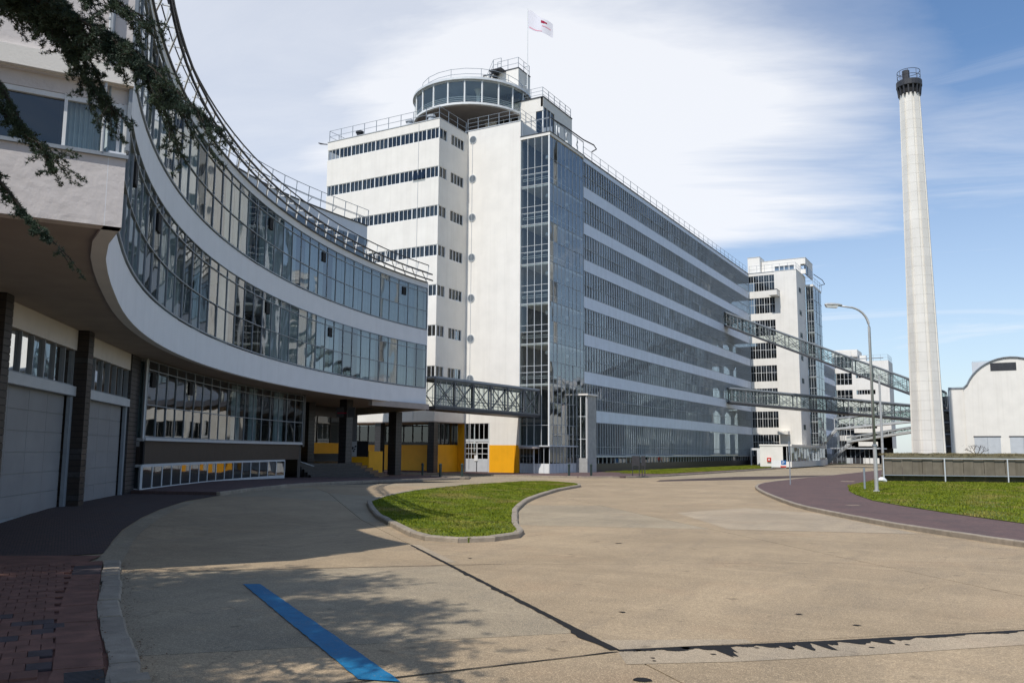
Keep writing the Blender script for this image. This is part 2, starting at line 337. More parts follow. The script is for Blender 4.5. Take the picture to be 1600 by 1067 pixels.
def catmull(P, per=8):
    out = []
    Q = [P[0]]+list(P)+[P[-1]]
    for i in range(1, len(Q)-2):
        for k in range(per):
            t = k/per; p0, p1, p2, p3 = (Vector((q[0], q[1])) for q in Q[i-1:i+3])
            out.append(tuple(.5*((2*p1)+(p2-p0)*t+(2*p0-5*p1+4*p2-p3)*t*t+(3*p1-p0-3*p2+p3)*t**3)))
    out.append(tuple(P[-1])); return out
def resample(P, step=None, n=None):
    P = [Vector(p) for p in P]; d = [0]
    for a, b in zip(P, P[1:]): d.append(d[-1]+(b-a).length)
    n = n or max(1, round(d[-1]/step)); out = []; j = 0
    for i in range(n+1):
        s = d[-1]*i/n
        while j < len(P)-2 and d[j+1] < s: j += 1
        t = (s-d[j])/max(1e-9, d[j+1]-d[j]); out.append(tuple(P[j].lerp(P[j+1], min(1, t))))
    return out
def offset(P, o):      # plan polyline moved o to the left of its direction
    out = []
    for i in range(len(P)):
        a = Vector(P[max(0, i-1)]); b = Vector(P[min(len(P)-1, i+1)]); d = (b-a).normalized()
        out.append((P[i][0]-d.y*o, P[i][1]+d.x*o))
    return out
def strip_wall(P, z0, z1, t, name, mt, parent, o=0):   # closed curved slab: outer line P, inner line P moved t to the left
    A = offset(P, o) if o else P; B = offset(P, o+t); mb = MB(); n = len(A)
    mb.v = [(*p, z0) for p in A]+[(*p, z1) for p in A]+[(*p, z0) for p in B]+[(*p, z1) for p in B]
    for i in range(n-1):
        j = i+1
        mb.f += [(i, j, n+j, n+i), (2*n+j, 2*n+i, 3*n+i, 3*n+j), (n+i, n+j, 3*n+j, 3*n+i), (j, i, 2*n+i, 2*n+j)]
    mb.f += [(0, n, 3*n, 2*n), (n-1, 3*n-1, 4*n-1, 2*n-1)]
    return mb.build(name, mt, parent)
def sheet(pts, z, name, mt, parent=None, th=0, kind=None):
    """level polygon (optionally with thickness) that follows the gentle rise of the yard"""
    me = bpy.data.meshes.new(name); bm = bmesh.new()
    f = bm.faces.new([bm.verts.new((x, y, 0)) for x, y in pts])
    bmesh.ops.recalc_face_normals(bm, faces=bm.faces)
    bm.faces.ensure_lookup_table()
    if bm.faces[0].normal.z < 0: bmesh.ops.reverse_faces(bm, faces=bm.faces[:])
    bmesh.ops.triangulate(bm, faces=bm.faces[:])
    xs = [p[0] for p in pts]; ys = [p[1] for p in pts]
    if min(xs) < 17 and min(ys) < 50:
        cuts = [((x, 0, 0), (1, 0, 0)) for x in np.arange(11, 17.1, 1.5) if min(xs) < x < max(xs)]+[((0, y, 0), (0, 1, 0)) for y in np.arange(28, 50.1, 2) if min(ys) < y < max(ys)]
        for co, no in cuts: bmesh.ops.bisect_plane(bm, geom=bm.verts[:]+bm.edges[:]+bm.faces[:], plane_co=co, plane_no=no, dist=1e-4)
    if th:
        r = bmesh.ops.extrude_face_region(bm, geom=bm.faces[:]); vs_ = [e for e in r['geom'] if isinstance(e, bmesh.types.BMVert)]
        for v in bm.verts: v.co.z = -th
        for v in vs_: v.co.z = 0
        bmesh.ops.recalc_face_normals(bm, faces=bm.faces)
    for v in bm.verts: v.co.z += z+gh(v.co.x, v.co.y)
    bm.to_mesh(me); bm.free(); me.materials.append(M[mt])
    o = bpy.data.objects.new(name, me); COL.objects.link(o)
    if parent: o.parent = parent
    if kind: o['kind'] = kind
    return o
def kerb(P, w, ztop, drop, step, parent, side=1, jitter=.01, mt='kerb', chamf=.02, name='kerb_stone'):
    """kerb stones laid end to end along P (P is the road-side edge, stones lie to the left when side=1)"""
    Q = resample(P, step); Bq = offset(Q, w*side)
    for i in range(len(Q)-1):
        a, b, c, d = [Vector(p) for p in (Q[i], Q[i+1], Bq[i+1], Bq[i])]
        e = (b-a).normalized()*.006; n_ = (d-a).normalized()*random.uniform(-jitter, jitter)
        a, b, c, d = a+e+n_, b-e+n_, c-e+n_, d+e+n_
        dz = random.uniform(-jitter, jitter)*.5; ch = (d-a).normalized()*chamf
        def z(p, q): return q+gh(p[0], p[1])
        mb = MB(); ring0 = [(*p, z(p, ztop-drop-.15)) for p in (a, b, c, d)]
        ring1 = [(*a, z(a, ztop-chamf+dz)), (*b, z(b, ztop-chamf+dz)), (*c, z(c, ztop+dz)), (*d, z(d, ztop+dz))]
        ring2 = [(*(a+ch), z(a, ztop+dz)), (*(b+ch), z(b, ztop+dz))]
        mb.v = ring0+ring1+ring2
        mb.f = [(3, 2, 1, 0), (0, 1, 5, 4), (4, 5, 9, 8), (8, 9, 6, 7), (1, 2, 6, 9, 5), (3, 0, 4, 8, 7), (2, 3, 7, 6)]
        mb.build(name, mt if not isinstance(mt, (list, tuple)) else random.choice(mt), parent)
def clip(poly, p, n, keep=1):
    out = []
    for i in range(len(poly)):
        a, b = poly[i], poly[(i+1) % len(poly)]
        da = ((a[0]-p[0])*n[0]+(a[1]-p[1])*n[1])*keep; db = ((b[0]-p[0])*n[0]+(b[1]-p[1])*n[1])*keep
        if da >= 0: out.append(a)
        if da*db < 0: t = da/(da-db); out.append((a[0]+(b[0]-a[0])*t, a[1]+(b[1]-a[1])*t))
    return out
def split(polys, a, b):
    n = (-(b[1]-a[1]), b[0]-a[0]); L = math.hypot(*n); n = (n[0]/L, n[1]/L); g = .010; out = []
    for q in polys:
        for k in (1, -1):
            r = clip(q, (a[0]+n[0]*g*k, a[1]+n[1]*g*k), n, k)
            if len(r) > 2: out.append(r)
    return out
def inside(p, poly):
    c = False; j = len(poly)-1
    for i in range(len(poly)):
        if (poly[i][1] > p[1]) != (poly[j][1] > p[1]) and p[0] < (poly[j][0]-poly[i][0])*(p[1]-poly[i][1])/(poly[j][1]-poly[i][1])+poly[i][0]: c = not c
        j = i
    return c

# ------------------------------------------------------------------ ground
g = MB().poly([(-2500, -400, -.42), (2500, -400, -.42), (2500, 3500, -.42), (-2500, 3500, -.42)]).build('ground', 'earth'); g['kind'] = 'structure'
road = sheet([(5, -14), (75, -14), (75, 62), (23, 100), (21, 260), (9, 260), (9, 62), (-12, 60), (-8, 45)], -.145, 'road', 'tar', kind='structure')
# concrete slabs of the road, cut along its joints
J1 = ((22.11, 14.81), (29.43, 8.2)); J2 = ((29.43, 8.2), (32.96, 11.6)); J3 = ((28.01, 5.95), (29.46, 8.12))
left = [[(5, -14), (75, -14), (75, 62), (5, 62)]]
two = split(left, *J1)
near = [q for q in two if inside((24, 8), q)]; far_ = [q for q in two if not inside((24, 8), q)]
for a, b in ((J3[0], J3[1]), ((21.56, 9.93), (24.41, 12.48)), ((14.69, 13.9), (20.62, 16.48)), ((12, 22), (18, 25)), ((9, 28), (15, 31)), ((6, 36), (14, 39)), ((30, -3), (32, 0)), ((22, 2), (26, 6))): near = split(near, a, b)
for a, b in (J2, ((26.28, 13.93), (28.6, 15.51)), ((26.67, 22.09), (31.09, 23.58)), ((17.6, 27.41), (20.5, 29.48)), ((13.82, 38.19), (16.12, 39.96)), ((24.81, 31.5), (27.24, 32.7)), ((12, 50), (16, 52)), ((34, 13), (40, 6)), ((34, 2), (40, 8.5))): far_ = split(far_, a, b)
k = 0
for q in near+far_:
    xs = [p[0] for p in q]; ys = [p[1] for p in q]
    if (max(xs)-min(xs))*(max(ys)-min(ys)) < .3: continue
    sheet(q, -.12, 'concrete_slab', 'road2' if (k % 3 == 1) else 'road', road, th=.03); k += 1
sheet([(9, 62.05), (23.5, 62.05), (22.5, 100), (21.2, 260), (8.8, 260), (8.9, 100)], -.12, 'concrete_slab', 'road2', road, th=.03)
sheet([(-12, 62.0), (4.97, 62.0), (4.97, 44), (-3, 44)], -.12, 'concrete_slab', 'road2', road, th=.03)
# repaired strips
sheet([(29.46, 8.13), (30.22, 8.84), (31.3, 9.75), (33.3, 11.75), (33.65, 11.3), (31.7, 9.35), (30.6, 8.35), (29.72, 7.7)], -.1165, 'repair_strip', 'patch', road)
sheet([(29.43, 8.22), (29.1, 8.52), (30.4, 9.35), (30.5, 9.2)], -.1165, 'repair_strip', 'patch', road)
sheet([(23.6, 27.23), (26.7, 22.15), (31.0, 23.55), (27.6, 29.6), (24.9, 31.0)], -.1165, 'repair_strip', 'patch', road)
sheet([(22.0, 14.8), (22.2, 14.95), (24.4, 13.0), (24.25, 12.85)], -.1165, 'repair_strip', 'patch', road)
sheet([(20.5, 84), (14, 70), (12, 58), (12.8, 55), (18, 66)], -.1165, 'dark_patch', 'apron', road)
# tar runs along the joints
def tar(a, b, w0, w1, n, lobes, side=-1, seed=1):
    r = random.Random(seed); A = Vector(a); B = Vector(b); d = (B-A); nn = Vector((-d.y, d.x)).normalized()*side
    top = []; bot = []
    for i in range(n+1):
        t = i/n; p = A+d*t; w = w0+(w1-w0)*t+r.uniform(-.2, .5)*w0
        for (c, wd, dp) in lobes: w += dp*math.exp(-((t-c)/wd)**4)*r.uniform(.8, 1.1)
        top.append(tuple(p-nn*r.uniform(.008, .02))); bot.append(tuple(p+nn*max(.008, w)))
    return sheet(top+bot[::-1], -.1125, 'tar_run', 'tar', road)
tar(*J1, .035, .075, 90, [(.93, .03, .08), (.6, .01, .03), (.45, .015, .03)], seed=3)
tar((29.44, 8.19), (31.25, 9.78), .05, .06, 160, [(.10, .05, .03), (.24, .05, .10), (.37, .03, .10), (.42, .022, .42), (.455, .02, .24), (.56, .03, .05), (.66, .035, .12), (.72, .02, .24), (.755, .015, .10), (.80, .02, .30), (.83, .012, .12), (.885, .02, .36), (.94, .03, .12)], seed=5)
tar((31.25, 9.78), (35.5, 13.9), .06, .03, 110, [(.03, .02, .14), (.075, .015, .22), (.12, .02, .08), (.2, .03, .05), (.34, .03, .04)], seed=6)
tar((29.46, 8.12), (26.6, 3.9), .006, .008, 40, [(.03, .02, .02)], seed=8)
tar((21.4, 9.8), (25.2, 13.2), -.002, -.002, 30, [], seed=9)
for (x, y, s) in [(30.0, 8.62, .05), (29.62, 8.28, .03), (29.85, 8.05, .018), (30.6, 9.0, .018), (30.9, 9.15, .02), (31.6, 9.62, .02), (28.7, 10.1, .03), (30.6, 11.1, .03), (31.3, 10.75, .03), (30.05, 7.25, .06), (29.9, 7.95, .015), (30.3, 8.5, .02), (31.9, 9.95, .02), (25.6, 17.5, .05), (24.3, 13.6, .03)]:
    r = random.Random(x); n = 11
    sheet([(x+math.cos(t)*s*r.uniform(.6, 1.3)*1.5, y+math.sin(t)*s*r.uniform(.6, 1.3)) for t in (2*math.pi*i/n for i in range(n))], -.1125, 'tar_spot', 'tar', road)
def ragged(A, B, n, amp, seed):
    r = random.Random(seed); A = Vector(A); B = Vector(B); nn = Vector((-(B-A).y, (B-A).x)).normalized()
    return [tuple(A.lerp(B, i/n)+nn*r.uniform(-amp, amp)) for i in range(n+1)]
sheet(ragged((23.16, 9.24), (27.96, 6.01), 60, .006, 1)+ragged((28.32, 6.13), (23.36, 9.38), 60, .006, 2), -.1085, 'blue_parking_line', 'blue', road)
# ------------------------------------------------------------------ left pavement
pav = sheet([(26.05, 5.06), (25.29, 5.57), (24.01, 6.38), (22.8, 7.2), (20.75, 8.62), (19.3, 9.35), (18.57, 10.21), (17.07, 9.25), (10, 4), (10, -12), (34, -12), (27.5, 2), (26.3, 4.4)], -.095, 'left_pavement', 'brick', kind='structure')
ud = Vector((-.838, .546)); vd = Vector((.546, .838)); O = Vector((25.6, 5.15))
LKL = [(26.2, 4.9), (25.81, 5.21), (25.29, 5.57), (24.01, 6.38), (22.8, 7.2), (20.75, 8.62), (19.3, 9.6)]
KP = [(26.9, 4.55), (26.24, 5.17), (25.99, 5.34), (25.43, 5.72), (24.42, 6.38), (23.0, 7.36), (20.95, 8.86), (19.6, 9.85)]
area = offset(KP, .70)[1:]+[(18.9, 9.0), (15, 5.0), (20, -2), (25.4, 3.9), (25.7, 4.6), (26.0, 4.6)]
KPS = resample(KP, .1)
protos = {}
def paver(L, w, mt):
    key = (L, w, mt)
    if key not in protos:
        a, b = L/2-.003, w/2-.003; c = .005
        mb = MB(); mb.v = [(-a, -b, -.04), (a, -b, -.04), (a, b, -.04), (-a, b, -.04), (-a, -b, -c), (a, -b, -c), (a, b, -c), (-a, b, -c), (-a+c, -b+c, 0), (a-c, -b+c, 0), (a-c, b-c, 0), (-a+c, b-c, 0)]
        mb.f = [(0, 1, 5, 4), (1, 2, 6, 5), (2, 3, 7, 6), (3, 0, 4, 7), (4, 5, 9, 8), (5, 6, 10, 9), (6, 7, 11, 10), (7, 4, 8, 11), (8, 9, 10, 11)]
        o = mb.build('brick', mt); protos[key] = o.data; bpy.data.objects.remove(o)
    return protos[key]
cand = []
bl, bw = .27, .21
for i in range(-6, 34):
    for j in range(-40, 12):
        p = O+ud*(i*bl)+vd*((j+(.5 if i % 2 else 0))*bw)
        if inside(p, area): cand.append((((p-Vector((32.84, 0))).length), p, j))
cand.sort(key=lambda c: c[0])
kerb(resample(offset(KP, .285), .2), .40, -.068, .0, .55, pav, side=1, jitter=.006, mt=('brick', 'brick', 'brick', 'brickD'), chamf=.006, name='paving_slab')
far_mb = MB()
ang = math.atan2(ud.y, ud.x)
for n_, (d_, p, j) in enumerate(cand):
    dark = random.random() < .05 or (abs((p-Vector((32.84, 0))).length-0) > 0 and min((p-Vector(q)).length for q in KPS) < .84 and random.random() < .6)
    if n_ < 295:
        o = bpy.data.objects.new('brick', paver(bl, bw, 'brickD' if dark else 'brick')); COL.objects.link(o); o.parent = pav
        o.location = (p.x, p.y, -.07+random.uniform(-.003, .003)+gh(p.x, p.y)); o.rotation_euler = (random.uniform(-.006, .006), random.uniform(-.006, .006), ang)
    else:
        a = ud*(bl/2-.005); b = vd*(bw/2-.005); z = -.07+random.uniform(-.003, .003)+gh(p.x, p.y)
        q = [p-a-b, p+a-b, p+a+b, p-a+b]; far_mb.hexa([(*t, z-.02) for t in q]+[(*t, z) for t in q])
if far_mb.f: far_mb.build('far_bricks', 'brick', pav, kind='stuff')
kerb([(26.9, 4.55), (26.24, 5.17), (25.99, 5.34), (25.43, 5.72), (24.42, 6.38), (23.0, 7.36), (20.95, 8.86), (19.6, 9.85)], .26, -.065, .05, .62, pav, side=1, jitter=.022, chamf=.03)
sheet([(18.35, 10.9), (16.9, 12.1), (15.56, 13.4), (14.0, 15.05), (12.66, 16.65), (11.4, 18.4), (11.15, 18.25), (12.4, 16.4), (13.75, 14.78), (15.3, 13.1), (16.68, 11.8), (18.05, 10.62), (19.4, 9.45), (19.75, 9.75)], -.1125, 'flush_kerb_strip', 'road2', pav)
# drain grate
rb = MB().box(-.13, .13, -.15, .15, -.12, .0).build('concrete_block', 'kerb', pav); rb.location = (26.42, 4.93, -.062); rb.rotation_euler = (0, 0, ang)
lm_ = MB(); r_ = random.Random(44)
for _ in range(700):
    t_ = r_.random()**1.3; i_ = min(len(KPS)-2, int(t_*len(KPS))); q_ = Vector(KPS[i_]); n_ = Vector((.6, .8))*r_.choice((abs(r_.gauss(0, .07)), abs(r_.gauss(0, .05)), -.27-abs(r_.gauss(0, .02)))); c_ = q_+n_+Vector((r_.gauss(0, .05), r_.gauss(0, .05)))
    z_ = -.112 if n_.x > 0 else -.062; s_ = r_.uniform(.004, .016); a_ = r_.uniform(0, 6.3)
    lm_.poly([(c_.x+s_*math.cos(a_), c_.y+s_*math.sin(a_), z_+.002), (c_.x+s_*.5*math.cos(a_+1.6), c_.y+s_*.5*math.sin(a_+1.6), z_+r_.uniform(.002, .012)), (c_.x-s_*math.cos(a_), c_.y-s_*math.sin(a_), z_+.004), (c_.x-s_*.5*math.cos(a_+1.6), c_.y-s_*.5*math.sin(a_+1.6), z_+.002)])
ll_ = lm_.build('leaf_litter', 'litter', None, kind='stuff', label='brown leaf litter and grit gathered along the left foreground kerb')
gr = thing('drain_grate', 'black slotted drain grate with dark concrete edge at end of left foreground kerb', 'drain grate', loc=(26.12, 4.72, -.068))
gr.rotation_euler = (0, 0, ang)
MB().box(-.30, .30, -.16, .16, -.05, -.012).build('frame', 'black', gr)
for i in range(13):
    MB().box(-.28+i*.044, -.262+i*.044, -.15, .15, -.012, .006).build('bar', 'dark', gr)
# apron in front of the garages and brick pavement by the bay window
GW = [(16.9, 8.1), (14.22, 10.6), (10.08, 14.4), (5.82, 19.42)]
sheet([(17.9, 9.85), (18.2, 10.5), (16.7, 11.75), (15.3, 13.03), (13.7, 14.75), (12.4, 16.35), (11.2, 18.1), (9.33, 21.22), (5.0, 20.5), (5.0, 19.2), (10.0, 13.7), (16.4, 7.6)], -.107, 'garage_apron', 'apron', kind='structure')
BACK = [(9.33, 21.22), (7.78, 24.21), (6.9, 26.38), (5.14, 30.48), (3.4, 35.99), (1.96, 41.97), (1.3, 47), (0.2, 52)]
bp = sheet(offset(BACK, .14)+[(-12, 57), (-12, 40), (-2, 24), (3, 19.5), (6.5, 20.3)], 0.0, 'building_pavement', 'paverfar', kind='structure', th=.16)
kerb(BACK, .15, .004, .12, 1.0, bp, side=1)
# pavement along the long factory
MK = [(-11, 58.6), (-4.4, 58.4), (.7, 58.3), (5.5, 58.4), (8.4, 60.6), (9.4, 66), (9.6, 80), (9.2, 104), (9.2, 147), (10.2, 230)]
mk = sheet(offset(MK, .14)+[(-1, 230), (-1, 75), (-24, 75), (-24, 58.6)], 0, 'factory_pavement', 'paverfar', kind='structure', th=.16)
kerb(resample(MK[:-3], 1.0), .15, .004, .12, 1.2, mk, side=1)
kerb(MK[-4:], .15, .006, .12, 4, mk, side=1)
# right-hand brick pavement and lawn
RK = [(21.4, 240), (21.2, 120), (20.6, 85), (20.0, 68), (19.9, 56), (20.6, 50), (22.0, 44.6), (24.5, 37.2), (26.5, 32.0), (28.1, 28.9), (29.7, 26.1), (31.2, 23.9), (33.2, 21.4), (37, 17.5), (45, 11)]
RKc = catmull(RK[3:], 4)
rp = sheet(offset(RK[:3], .13)+offset(RKc, .13)+[(60, 30), (60, 66), (30, 66), (27, 90), (28, 240)], 0, 'right_pavement', 'paverfar', kind='structure', th=.16)
kerb(RKc, .15, .006, .12, 1.0, rp, side=1)
kerb(RK[:4], .15, .006, .12, 4, rp, side=1)
for pts in ([(27.9, 32.8), (28.1, 32.65), (28.45, 33.0), (28.3, 33.15)], [(25.2, 56.5), (25.6, 56.5), (25.8, 58), (25.4, 58)], [(23.6, 60), (24.4, 60.2), (24.4, 61), (23.6, 60.8)]):
    sheet(pts, .004, 'pale_stone_patch', 'patch', rp)

def grass_blades(poly, dens, hgt, name, parent, zbase, wid=.012, cap=90000, mt='grass'):
    P = np.array(poly); x0, y0 = P.min(0); x1, y1 = P.max(0)
    n = int((x1-x0)*(y1-y0)*dens); n = min(n, cap*3)
    X = rng.uniform(x0, x1, n); Y = rng.uniform(y0, y1, n); ins = np.zeros(n, bool); j = len(P)-1
    for i in range(len(P)):
        c = ((P[i, 1] > Y) != (P[j, 1] > Y)) & (X < (P[j, 0]-P[i, 0])*(Y-P[i, 1])/(P[j, 1]-P[i, 1]+1e-12)+P[i, 0]); ins ^= c; j = i
    X = X[ins][:cap]; Y = Y[ins][:cap]; n = len(X)
    clump = .6+.8*(np.sin(X*3.1+np.sin(Y*2.3))*np.cos(Y*2.7)*.5+.5)
    H = hgt*rng.uniform(.4, 1.2, n)*clump; A = rng.uniform(0, 2*np.pi, n); Wd = wid*rng.uniform(.6, 1.5, n)
    lean = rng.normal(0, .5, (n, 2))*H[:, None]
    zz = zbase+np.array([gh(a, b) for a, b in zip(X, Y)])
    V = np.zeros((n, 3, 3)); V[:, 0, 0] = X-np.cos(A)*Wd; V[:, 0, 1] = Y-np.sin(A)*Wd; V[:, 1, 0] = X+np.cos(A)*Wd; V[:, 1, 1] = Y+np.sin(A)*Wd
    V[:, :2, 2] = zz[:, None]; V[:, 2, 0] = X+lean[:, 0]; V[:, 2, 1] = Y+lean[:, 1]; V[:, 2, 2] = zz+H
    me = bpy.data.meshes.new(name); me.vertices.add(3*n); me.vertices.foreach_set('co', V.ravel()); me.loops.add(3*n); me.loops.foreach_set('vertex_index', np.arange(3*n, dtype=np.int32))
    me.polygons.add(n); me.polygons.foreach_set('loop_start', np.arange(0, 3*n, 3, dtype=np.int32)); me.polygons.foreach_set('loop_total', np.full(n, 3, np.int32)); me.update()
    me.materials.append(M[mt]); o = bpy.data.objects.new(name, me); COL.objects.link(o); o['kind'] = 'stuff'
    if parent: o.parent = parent
    return o
ISL = [(14.35, 22.95), (15.32, 21.81), (16.97, 20.08), (18.71, 18.41), (20.07, 17.14), (20.77, 16.46), (21.57, 15.78), (22.29, 15.53), (22.96, 15.74), (23.27, 16.56), (23.3, 17.6), (22.55, 18.75), (21.78, 19.95), (20.68, 21.9), (19.34, 24.3), (18.26, 26.55), (17.0, 29.3), (16.28, 31.4), (14.6, 36.9), (13.5, 41.7), (12.7, 43.4), (12.1, 44.2), (9.2, 47.0), (8.2, 46.2), (8.3, 44.2), (9.84, 38.13), (11.36, 32.15), (12.37, 28.13), (13.2, 25.43)]
isl_kerb = thing('kerb_island', 'teardrop traffic island kerb of weathered concrete around the middle lawn', 'traffic island')
kerb(ISL+[ISL[0]], .17, 0, .12, .95, isl_kerb, side=1, jitter=.012, chamf=.03)
inner = offset(ISL, .165)
il = sheet(inner, -.02, 'island_soil', 'grassG', isl_kerb, th=.12)
gl_ = grass_blades(inner, 420, .045, 'lawn_grass', None, -.02, cap=80000); gl_['label'] = 'short sunlit grass with dry patches on the kerbed island'
RL = [(25.2, 52), (25.69, 49.21), (26.3, 45), (27.08, 41.41), (28.39, 36.54), (29.67, 33.59), (31.48, 29.96), (33.28, 26.95), (36, 24), (60, 12), (60, 66), (30, 68), (25.2, 69)]
sheet(RL, .016, 'right_lawn', 'grassG', kind='structure')
g2 = grass_blades([(25.2, 52), (25.69, 49.21), (26.3, 45), (27.08, 41.41), (28.39, 36.54), (29.67, 33.59), (31.48, 29.96), (33.28, 26.95), (36, 24), (47, 24), (47, 68), (30, 68), (25.2, 69)], 260, .06, 'rough_grass', None, .016, cap=130000, wid=.016); g2['label'] = 'rough grass with ragged dry edge beside the right brick pavement'
FS = [(4.2, 69.5), (8.0, 70), (8.3, 104), (7.9, 125), (1.2, 126), (1.2, 72.6), (4.2, 72.6)]
sheet(FS, .012, 'factory_verge', 'grassG', kind='structure')
g3 = grass_blades(FS, 160, .05, 'verge_grass', None, .012, wid=.03, cap=40000); g3['label'] = 'narrow green verge along the foot of the glass factory'
FS2 = [(7.0, 140), (8.4, 140), (8.8, 200), (7, 200)]
sheet(FS2, .012, 'far_verge', 'grassG', kind='structure')
# ------------------------------------------------------------------ curved office building
CUR = catmull([(21.7, 7.94), (20.61, 8.51), (19.67, 9.13), (18.95, 9.66), (17.65, 10.68), (16.6, 11.54), (15.15, 12.75), (13.63, 14.12), (12.17, 15.55), (10.77, 17.04), (9.44, 18.58), (8.17, 20.18), (6.97, 21.82), (5.84, 23.5), (4.77, 25.23), (3.77, 27.0), (2.84, 28.8), (1.97, 30.64), (1.17, 32.51), (.43, 34.41), (-.24, 36.34), (-.84, 38.29), (-1.36, 40.26), (-1.81, 42.25), (-2.18, 44.25), (-2.45, 46.26), (-2.62, 48.28), (-2.68, 50.3)], 3)
CG = resample(CUR, n=42)            # pane grid
LOW = 3                             # end bay's unseen top cut away to shorten its cast shadow
UP = CG[LOW:]
BACKL = [(-12.5, 53.5), (-17, 40), (-9, 22), (2, 9), (12, -1), (17.0, 1.1)]
off = thing('office_building', 'curved white office building with long glazed bands above dark tiled garage piers', 'office building')
def ringed(P, z0, z1, name, mt, parent): return MB().prism(list(P)+BACKL, z0, z1).build(name, mt, parent)
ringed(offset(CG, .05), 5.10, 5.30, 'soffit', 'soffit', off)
ringed([(21.35, 7.85)]+offset(CG, .3)[1:], 5.31, 5.5, 'floor_slab', 'floor', off)
ringed([(21.35, 7.85)]+offset(CG, .3)[1:], 9.42, 9.7, 'floor_slab', 'white', off)
MB().prism(offset(UP, .3)+BACKL[:4]+[(13, 4)], 13.52, 13.8).build('roof', 'roofing', off)
strip_wall(CG, 5.06, 6.20, .24, 'parapet', 'band', off)
strip_wall(CG[:LOW+1], 9.33, 9.6, .24, 'parapet', 'band', off)
strip_wall(UP, 9.33, 10.40, .24, 'parapet', 'band', off)
strip_wall(UP, 13.50, 13.86, .24, 'parapet', 'band', off)
strip_wall(UP, 13.862, 13.93, .40, 'roof_edge', 'dark', off, o=-.06)
cs = [rng_ for rng_ in range(1)]
def glazing(P, rows, parent, gm='glass', mull=.042, curtains=None, vents=(), depth=.05, edge=True, tilt=.005):
    for i in range(len(P)-1):
        a, b = P[i], P[i+1]
        for r in range(len(rows)-1):
            pane('window_pane', a, b, rows[r], rows[r+1], gm, parent, tilt)
        if curtains:
            c = curtains(i)
            if c:
                d = Vector((b[0]-a[0], b[1]-a[1])); L = d.length; nn = Vector((-d.y, d.x))/L; k = 9
                q = [Vector(a)+d*(j/k)+nn*(.26+.035*math.sin(j*2.3+i)) for j in range(k+1)]
                mb = MB()
                for j in range(k): mb.poly([(*q[j], rows[0]+.02), (*q[j+1], rows[0]+.02), (*q[j+1], rows[-1]-.05), (*q[j], rows[-1]-.05)])
                mb.build('curtain', c, parent)
        if i in vents:
            d = Vector((b[0]-a[0], b[1]-a[1])); p = Vector(a)+d*.36; q = Vector(a)+d*.74
            MB().wall(p, q, rows[-2]-.62, rows[-2]-.08, .14, -.05).build('ventilator', 'black', parent)
    for p in P:
        i = P.index(p); a = P[max(0, i-1)]; b = P[min(len(P)-1, i+1)]; d = Vector((b[0]-a[0], b[1]-a[1])).normalized(); p = Vector(p)
        MB().wall(p-d*mull/2, p+d*mull/2, rows[0], rows[-1], depth, -.035).build('mullion', 'frame', parent)
    for k, z in enumerate(rows):
        h = .035 if 0 < k < len(rows)-1 else .05
        strip_wall(P, z-h/2 if k else z, z+h/2+(.03 if k == 0 else 0) if k < len(rows)-1 else z, .07, 'transom', 'frame', parent, o=-.045)
rr = random.Random(4)
def cur1(i):
    if i > 33: return 'curtain' if rr.random() < .5 else None
    if i > 22: return 'curtain' if rr.random() < .6 else ('curtainW' if rr.random() < .25 else None)
    return 'curtain' if rr.random() < .38 else ('curtainW' if rr.random() < .12 else None)
def cur2(i):
    if i > 20: return 'curtain' if rr.random() < .75 else ('curtainW' if rr.random() < .3 else None)
    return 'curtainW' if rr.random() < .3 else ('curtain' if rr.random() < .2 else None)
fl1 = MB().wall(CG[-1], (CG[-1][0], CG[-1][1]+.12), 4.67, 13.86, .3, 0).build('end_pier', 'band', off)
glazing(CG, [6.24, 7.58, 8.95, 9.32], off, curtains=cur1, vents=(4, 7, 11, 24, 31))
glazing(UP, [10.44, 11.79, 13.13, 13.48], off, curtains=cur2, vents=(21, 27, 36))
# end wall towards the factory and the lip below it
ew = [(-2.68, 50.42), (-13.5, 55.9)]  # outer stretch is unseen, lengthened to keep sun off the undercroft
strip_wall([(-13.5, 55.8)]+BACKL[1:], .02, 13.5, .2, 'rear_shade_wall', 'inner', off)  # unseen wall, added to cut stray light under the office
MB().prism([(-2.9, 50.4), (-13.4, 55.7), (-17, 40), (-6, 40)], 13.53, 13.81).build('roof', 'roofing', off)  # unseen roof extension, added to shade the undercroft behind
MB().wall(ew[0], ew[1], 4.67, 13.86, .3).build('end_wall', 'white', off)
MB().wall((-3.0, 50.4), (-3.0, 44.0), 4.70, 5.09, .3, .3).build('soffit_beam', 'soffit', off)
# inside: back wall, columns, light partitions
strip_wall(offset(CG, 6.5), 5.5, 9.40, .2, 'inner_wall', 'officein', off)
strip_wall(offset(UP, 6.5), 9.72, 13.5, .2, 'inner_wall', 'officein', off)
for i in range(3, len(CG)-1, 4):
    q = offset(CG, 1.7)[i]
    for z0, z1 in ((5.5, 9.41), (9.71, 13.51)):
        if z0 > 9 and i < LOW+1: continue
        MB().tube([(*q, z0), (*q, z1)], .16, 10).build('interior_column', 'frameW', off, smooth=False)
for i in range(5, len(CG)-2, 6):
    a = offset(CG, 1.2)[i]; b = offset(CG, 6.3)[i]
    MB().wall(a, b, 5.5, 9.40, .08).build('partition', 'inner', off)
    if i > LOW: MB().wall(a, b, 9.72, 13.5, .08).build('partition', 'floor', off)
for i in range(2, len(CG)-2, 3):
    q = offset(CG, 3.0)[i]; MB().bar((q[0]-.5, q[1]-.4, 9.25), (q[0]+.5, q[1]+.4, 9.25), .12, .07).build('ceiling_lamp', 'frameW', off)
